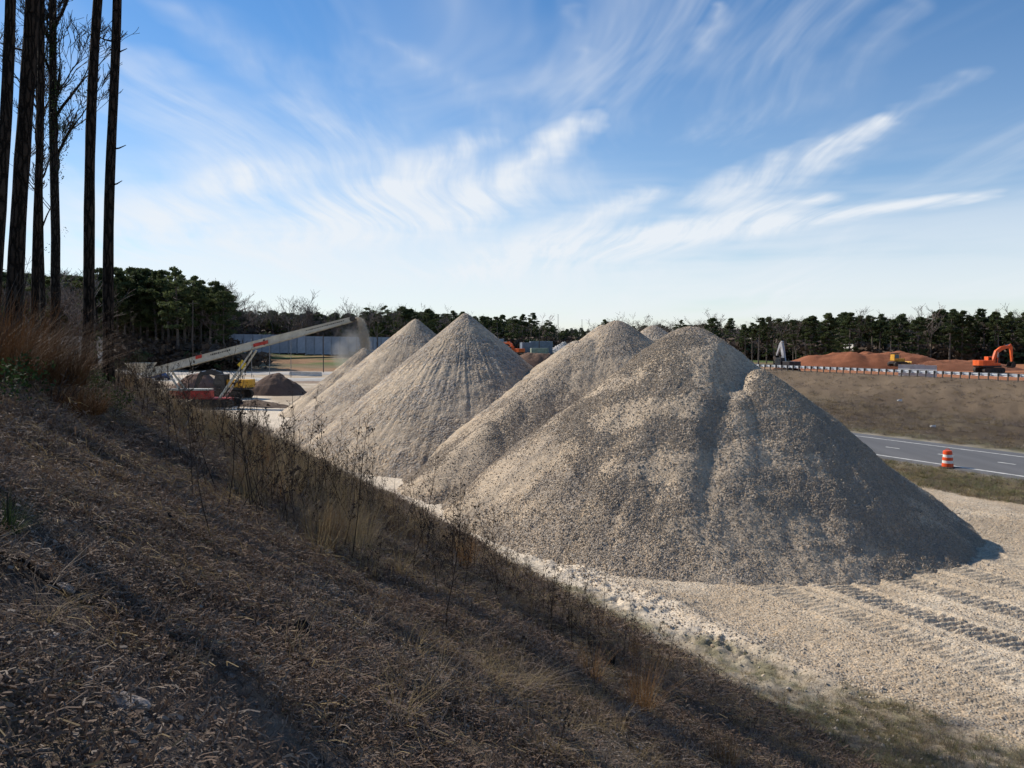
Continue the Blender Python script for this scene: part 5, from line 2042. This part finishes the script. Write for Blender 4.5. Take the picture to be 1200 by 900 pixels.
# ------------------------------------------------------------------ conveyor stacker
def stacker():
    cream = pmat('cream_conveyor_paint', (0.50, 0.48, 0.40), 0.6, 0.15, 1.5, dirt=(0.33, 0.28, 0.2))
    red = pmat('red_conveyor_paint', (0.45, 0.045, 0.03), 0.55, 0.2, 2, dirt=(0.25, 0.12, 0.08))
    belt = pmat('conveyor_belt', (0.05, 0.047, 0.045), 0.85, 0.3, 2)
    D = 85.0
    xh, _ = at(414, D)
    xt, _ = at(170, D)
    zh, zt = EYE + (HOR - 374) / F * D, EYE + (HOR - 438) / F * D
    xm, ym = at(240, D)
    z0 = zg(xm, ym)
    o = thing('conveyor_stacker', 'long cream tracked conveyor slanting up and dropping gravel from its head', 'conveyor', (xm, ym, z0))

    def pt(t, dz=0.0, y=0.0):
        return Vector((xt + (xh - xt) * t - xm, y, zt + (zh - zt) * t - z0 + dz))

    def dep(t):                                     # depth of the side frame, shallower at the head
        return .74 if t < .6 else .74 - (t - .6) / .4 * .3
    # side plates: lower half and folding upper half
    for s in (-1, 1):
        for (a, b) in ((0.0, .575), (.585, 1.0)):
            V = []
            for y in (s * .62 - .03, s * .62 + .03):
                for t in (a, b):
                    V += [pt(t, -dep(t) / 2, y), pt(t, dep(t) / 2, y)]
            MB().add(V, [(0, 2, 3, 1), (4, 5, 7, 6), (0, 1, 5, 4), (2, 6, 7, 3), (1, 3, 7, 5), (0, 4, 6, 2)]).build('side_frame', cream, o)
        # flange lips
        lip = MB()
        for e in (-1, 1):
            lip.tube([pt(0, e * dep(0) / 2, s * .68), pt(.6, e * dep(.6) / 2, s * .68), pt(1, e * dep(1) / 2, s * .68)], .05, 4)
        lip.build('flange', cream, o)
        hp = MB()
        for (a, b, dz) in ((.255, .285, 0.22), (.53, .60, -.1)):
            V = []
            for y in (s * .70 - .02, s * .70 + .02):
                V += [pt(a, -.15 + dz, y), pt(b, -.15 + dz, y), pt(b, .2 + dz, y), pt(a, .2 + dz, y)]
            hp.add(V, [(0, 1, 2, 3), (7, 6, 5, 4), (0, 4, 5, 1), (1, 5, 6, 2), (2, 6, 7, 3), (3, 7, 4, 0)])
        hp.build('hinge_plate', red, o)
    MB().add([pt(0, .36, -.55), pt(0, .36, .55), pt(1, .2, .55), pt(1, .2, -.55), pt(0, .31, -.55), pt(0, .31, .55), pt(1, .15, .55), pt(1, .15, -.55)],
             [(0, 1, 2, 3), (7, 6, 5, 4), (0, 4, 5, 1), (2, 6, 7, 3), (1, 5, 6, 2), (0, 3, 7, 4)]).build('belt', belt, o)
    MB().tube([pt(1.0, 0, -.72), pt(1.0, 0, .72)], .27, 18).build('head_drum', belt, o)
    for k in range(16):
        t = .04 + .06 * k
        r = MB().tube([pt(t, -dep(t) / 2 + .1, -.58), pt(t, -dep(t) / 2 + .1, .58)], .08, 8).build('return_roller', belt, o)
    # worn dark lettering bands on the near plates (too small to read in the photograph)
    rr = random.Random(3)
    for (a, b, hgt) in ((.325, .42, .34), (.78, .96, .30)):
        let = MB()
        t = a
        while t < b:
            w = rr.uniform(.004, .008)
            k = rr.choice((1, .7, .7, 1))
            hh = hgt * (.5 if t < .5 else .42) * k
            c0 = .12 if t < .5 else .04
            y = -.655
            V = [pt(t, c0 - hh / 2, y), pt(t + w, c0 - hh / 2, y), pt(t + w, c0 + hh / 2, y), pt(t, c0 + hh / 2, y),
                 pt(t, c0 - hh / 2, y - .006), pt(t + w, c0 - hh / 2, y - .006), pt(t + w, c0 + hh / 2, y - .006), pt(t, c0 + hh / 2, y - .006)]
            let.add(V, [(0, 3, 2, 1), (4, 5, 6, 7), (0, 1, 5, 4), (1, 2, 6, 5), (2, 3, 7, 6), (3, 0, 4, 7)])
            t += w + rr.uniform(.002, .004)
        let.build('lettering', belt, o)
    # undercarriage, engine box, struts
    tm = track_mesh(4.6, .8, .45)
    for s in (-1, 1):
        t = tm.build('track', M_TRK, o) if s < 0 else link('track', [c for c in o.children if c.name.startswith('track')][0].data, o)
        t.location = (1.2, s * 1.25, 0)
    MB().box((1.2, 0, .75), (3.2, 2.2, .4), bev=.04).build('chassis', red, o)
    MB().box((-1.2, -.4, 1.3), (4.2, 1.5, .9), bev=.08).build('engine_box', red, o)
    MB().box((-1.4, -.4, 1.86), (4.4, 1.6, .16), bev=.03).build('hopper_lip', cream, o)
    for s in (-1, 1):
        a, b = pt(.525, -.55, s * .75), Vector((1.9, s * .9, .9))
        MB().tube([b, b.lerp(a, .55)], .15, 8).build('strut', cream, o)
        MB().tube([b.lerp(a, .5), a], .10, 8).build('strut_rod', cream, o)
        MB().tube([Vector((-1.8, s * .7, 1.0)), pt(.12, -.55, s * .6)], .12, 8).build('tail_leg', cream, o)
    hp = MB()
    p = pt(-.02)
    hp.add([p + Vector(v) for v in ((-1.2, -1.2, 1.3), (1.2, -1.2, 1.3), (1.2, 1.2, 1.3), (-1.2, 1.2, 1.3), (-.6, -.6, .2), (.6, -.6, .2), (.6, .6, .2), (-.6, .6, .2))],
           [(0, 4, 5, 1), (1, 5, 6, 2), (2, 6, 7, 3), (3, 7, 4, 0)])
    hp.build('feed_hopper', cream, o)
    # the falling stream, as grains
    head = Vector((xh, D, zh))
    n = 9000
    tt = rng.uniform(0, 1, n) ** .8
    apex = Vector(PILES['H'][0][:3])
    X = head.x + .35 + 1.25 * tt ** .55 + rng.normal(0, .10 + .22 * tt, n)
    Z = zh + .2 - (zh - apex.z + .6) * tt ** 1.35
    Y = D - 1.5 * tt + rng.normal(0, .25, n)
    s = .05 * np.exp(rng.normal(0, .4, n))
    scatter('falling_gravel', np.stack([X, Y, Z], -1), rand_rot(n), np.stack([s, s, s], -1), stone_protos(stone_mat('fresh_stone', (.5, .42, .32), (.72, .62, .48)), 3, 8), 'stream of gravel falling from the conveyor head', 'gravel')
    # thin dust drifting off the stream
    m = bpy.data.materials.new('dust')
    m.use_nodes = True
    T = NT(m.node_tree)
    T.n.remove(T.n['Principled BSDF'])
    pv = T.new('ShaderNodeVolumePrincipled')
    pv.inputs['Color'].default_value = (.93, .86, .76, 1)
    pv.inputs['Anisotropy'].default_value = .3
    g = T.new('ShaderNodeTexCoord').outputs['Object']
    ln = T.vmath('LENGTH', g, out=1)
    dn = T.math('MULTIPLY', T.ramp(ln, 1.0, .1), T.ramp(T.noise(g, 1.6, 3, .6), .35, .7))
    T.l.new(T.math('MULTIPLY', dn, 1.0), pv.inputs['Density'])
    T.l.new(pv.outputs[0], T.n['Material Output'].inputs['Volume'])
    bm = bmesh.new()
    bmesh.ops.create_icosphere(bm, subdivisions=3, radius=1)
    me = bpy.data.meshes.new('dust_cloud')
    bm.to_mesh(me)
    bm.free()
    me.materials.append(m)
    d = link('dust_cloud', me)
    d.location = (xh - .3, D - .5, 6.3)
    d.scale = (2.6, 2.0, 3.3)
    stuff(d, 'thin pale dust hanging below the conveyor head', 'dust')
    m2 = m.copy()
    for nd in m2.node_tree.nodes:
        if nd.type == 'MATH' and nd.operation == 'MULTIPLY' and abs(nd.inputs[1].default_value - 1.0) < 1e-6 and not nd.inputs[1].is_linked:
            nd.inputs[1].default_value = 3.0
    me2 = me.copy()
    me2.materials[0] = m2
    d2 = link('dust_stream', me2)
    d2.location = (xh + 1.25, D - .7, 7.7)
    d2.scale = (.75, .7, 2.3)
    d2.rotation_euler = (0, -.18, 0)
    stuff(d2, 'bright dust around the gravel falling from the conveyor head', 'dust')


stacker()


# ------------------------------------------------------------------ panel wall, poles, signs, far things
def panel_wall():
    pan = pmat('grey_wall_panel', (0.33, 0.36, 0.41), 0.8, 0.1, .8, rand=.12, dirt=(.26, .26, .27))
    pst = pmat('wall_post', (0.24, 0.26, 0.29), 0.8, 0.15, 1)
    xa, ya = at(264, 228)
    xb, yb = at(590, 258)
    n = 34
    o = thing('panel_wall', 'long grey panel wall with darker posts behind the conveyor', 'wall', (xa, ya, 0))
    L = math.hypot(xb - xa, yb - ya) / n
    ang = math.atan2(yb - ya, xb - xa)
    pm = MB().box((L / 2, 0, 0), (L - .3, .18, 5.4)).mesh('panel', pan)
    qm = MB().box((0, 0, 0), (.34, .34, 5.75)).mesh('post', pst)
    for i in range(n + 1):
        t = i / n
        x, y = xa + (xb - xa) * t, ya + (yb - ya) * t
        z = zg(x, y)
        top = 8.85 - 1.0 * t - (0.35 if i > 8 else 0)
        q = link('post', qm, o)
        q.location = (x - xa, y - ya, top - 2.8)
        q.rotation_euler = (0, 0, ang)
        if i < n:
            p = link('panel', pm, o)
            p.location = (x - xa, y - ya, top - 2.75)
            p.rotation_euler = (0, 0, ang)


panel_wall()


def far_things():
    pole_m = pmat('pole_wood', (0.07, 0.058, 0.05), .9, .3, 2)
    steel = pmat('pole_steel', (.2, .2, .2), .6, .2, 2)
    for i, (px, d, yt, k, lab) in enumerate([(226, 165, 352, 0, 'wooden utility pole in front of the tall pines'), (295, 150, 396, 1, 'thin sign post between the road and the conveyor strut'),
                                             (316, 120, 404, 1, 'thin marker post standing by the dark soil mound'), (341, 150, 390, 1, 'thin post near the low barriers by the pale road'),
                                             (654, 300, 368, 0, 'tall utility pole above the far wood in the gap'), (682, 360, 374, 0, 'distant utility pole beside the round-topped pile'),
                                             (379, 170, 392, 0, 'dark post in front of the panel wall under the conveyor head'), (632, 240, 387, 0, 'dark post among the dump boxes in the gap')]):
        x, y, z = zat(px, d)
        zt = EYE + (HOR - yt) / F * d
        o = thing('utility_pole' if k == 0 else 'marker_post', lab, 'pole', (x, y, z - .1))
        MB().tube([(0, 0, 0), (0, 0, zt - z + .1)], [.11, .08] if k == 0 else [.06, .05], 8).build('shaft', pole_m if k == 0 else steel, o)
        if k == 0 and yt < 360:
            MB().box((0, .12, zt - z - .5), (2.2, .1, .12)).build('crossarm', pole_m, o)
    # yellow warning sign
    x, y, z = zat(284, 140)
    o = thing('warning_sign', 'yellow diamond warning sign on a post by the pale road', 'sign', (x, y, z))
    MB().tube([(0, 0, -.1), (0, 0, 3.7)], .05, 6).build('post', steel, o)
    MB().box((0, -.08, 2.75), (1.25, .03, 1.25), (0, R(45), 0)).build('sign_plate', pmat('sign_yellow', (.62, .42, .03), .5, .1, 2), o)
    # dark blue car
    x, y, z = zat(187, 140)
    o = thing('parked_car', 'dark blue car on the pale road left of the conveyor', 'car', (x, y, z), -.3)
    blue = pmat('car_blue', (.03, .05, .12), .25, .1, 2, spec=.6)
    b = MB().prism([(-2.1, .3), (2.1, .3), (2.15, .62), (1.95, .82), (1.1, .92), (-1.75, .95), (-2.1, .85), (-2.15, .55)], -.85, .85).build('body', blue, o)
    cbn = MB().prism([(-1.7, .95), (1.05, .93), (.45, 1.42), (-1.0, 1.45)], -.74, .74).build('cabin', blue, o)
    for s in (-1, 1):
        MB().prism([(-1.5, .98), (.9, .97), (.4, 1.36), (-.95, 1.38)], s * .745 - .006, s * .745 + .006).build('window', M_GLASS, cbn)
        for xx in (-1.3, 1.3):
            MB().lathe([(.25, -.1), (.32, -.08), (.32, .08), (.25, .1)], 16, Matrix.Translation((xx, s * .8, .32)) @ Matrix.Rotation(R(90), 4, 'X')).build('wheel', M_BLK, o)
    # low concrete barriers
    conc = pmat('pale_concrete', (.52, .50, .46), .9, .12, 2, dirt=(.36, .32, .27))
    bar = MB().prism([(-.3, 0), (.3, 0), (.3, .08), (.13, .33), (.08, .81), (-.08, .81), (-.13, .33), (-.3, .08)], -1.45, 1.45).mesh('concrete_barrier', conc)
    for i, (px, d, dz, rz, lab) in enumerate([(347, 158, 0, 1.3, 'pale concrete barrier by the road left of the growing pile'), (358, 156, 0, 1.3, 'pale concrete barrier by the road left of the growing pile'),
                                              (369, 154, 0, 1.3, 'pale concrete barrier by the road left of the growing pile'),
                                              (1068, 97, 0, 1.1, 'white concrete barrier in the small stack behind the guard rail'), (1082, 96, 0, 1.1, 'white concrete barrier in the small stack behind the guard rail'),
                                              (1068, 97, .82, 1.1, 'white concrete barrier in the small stack behind the guard rail'), (1082, 96, .82, 1.1, 'white concrete barrier in the small stack behind the guard rail')]):
        x, y, z = zat(px, d)
        o = link('concrete_barrier', bar)
        o.location = (x, y, z + dz + (.45 if i > 2 else 0))
        o.rotation_euler = (0, 0, rz)
        tag(o, lab, 'barrier', 'concrete barriers')
    # steel boxes in the gap
    grn = pmat('pale_green_box', (.30, .34, .27), .6, .15, 1, dirt=(.2, .17, .13))
    gry = pmat('blue_grey_box', (.20, .23, .28), .6, .15, 1, dirt=(.15, .13, .12))

    def dump_box(px, d, L, W, Hh, m, rz, lab):
        x, y, z = zat(px, d)
        o = thing('dump_box', lab, 'container', (x, y, z), rz)
        MB().box((0, 0, Hh / 2 + .2), (L, W, Hh), bev=.05).build('shell', m, o)
        rb = MB()
        for k in range(7):
            rb.box((-L / 2 + L * (k + .5) / 7, -W / 2 - .05, Hh / 2 + .2), (.12, .12, Hh * .95))
        rb.build('rib', m, o)
        MB().box((0, 0, .1), (L * .9, W * .8, .2)).build('skid', M_BLK, o)
    dump_box(632, 236, 5.2, 2.4, 2.5, grn, .15, 'pale green steel box in the gap between the piles')
    dump_box(634, 247, 7.0, 2.5, 4.2, gry, .1, 'blue-grey steel box behind the pale green one')
    dump_box(616, 240, 3.0, 2.4, 4.0, gry, .3, 'short blue-grey steel box beside the distant orange excavator')
    # buildings in the trees
    wall = pmat('pale_wall', (.55, .52, .48), .85, .08, .6)
    roof = pmat('dark_roof', (.06, .055, .055), .8, .2, 1)

    def house(px, d, L, W, Hh, rz, lab, zoff=0.0, flat=False, wm=wall):
        x, y, z = zat(px, d)
        o = thing('building', lab, 'building', (x, y, z + zoff), rz)
        MB().box((0, 0, Hh / 2), (L, W, Hh)).build('wall', wm, o)
        if flat:
            MB().box((0, 0, Hh + .16), (L + .8, W + .8, .3)).build('roof', roof, o)
        else:
            MB().add([(-L / 2 - .4, -W / 2 - .4, Hh), (L / 2 + .4, -W / 2 - .4, Hh), (L / 2 + .4, W / 2 + .4, Hh), (-L / 2 - .4, W / 2 + .4, Hh), (-L / 2 - .4, 0, Hh + W * .28), (L / 2 + .4, 0, Hh + W * .28)],
                     [(0, 1, 5, 4), (2, 3, 4, 5), (0, 4, 3), (1, 2, 5), (3, 2, 1, 0)]).build('roof', roof, o)
        nw = max(2, int(L / 3.2))
        for k in range(nw):
            wx = -L / 2 + L * (k + .5) / nw
            w = MB().box((wx, -W / 2 - .03, Hh * .55), (1.2, .1, 1.4)).build('window', wall, o)
            MB().box((wx, -W / 2 - .09, Hh * .55), (1.0, .03, 1.2)).build('pane', M_GLASS, w)
    house(86, 112, 8, 7, 4.2, .5, 'pale building glimpsed between the dark trunks', 1.5)
    house(243, 224, 4.6, 4, 2.2, .2, 'small pale shed in front of the tall pines')
    house(1020, 233, 13, 7, 3.4, .0, 'low pale building half hidden among the pines behind the red mound', 2.5, True)
    house(1165, 238, 15, 8, 4.0, -.2, 'pale grey building behind the trunks above the orange excavator', 1.0, True, pmat('grey_wall', (.33, .35, .38), .85, .1, .6))
    # litter on the bank
    for px, d, lab in ((1093, 62, 'white scrap of paper on the lower bank'), (1054, 74, 'white scrap of paper high on the bank')):
        x, y, z = zat(px, d)
        o = MB().add([(-.25, -.1, .05), (.2, -.12, .02), (.3, .1, .2), (-.2, .12, .12), (0, 0, .18)], [(0, 1, 4), (1, 2, 4), (2, 3, 4), (3, 0, 4)]).build('paper_scrap', conc)
        o.location = (x, y, z + .02)
        tag(o, lab, 'litter')


far_things()
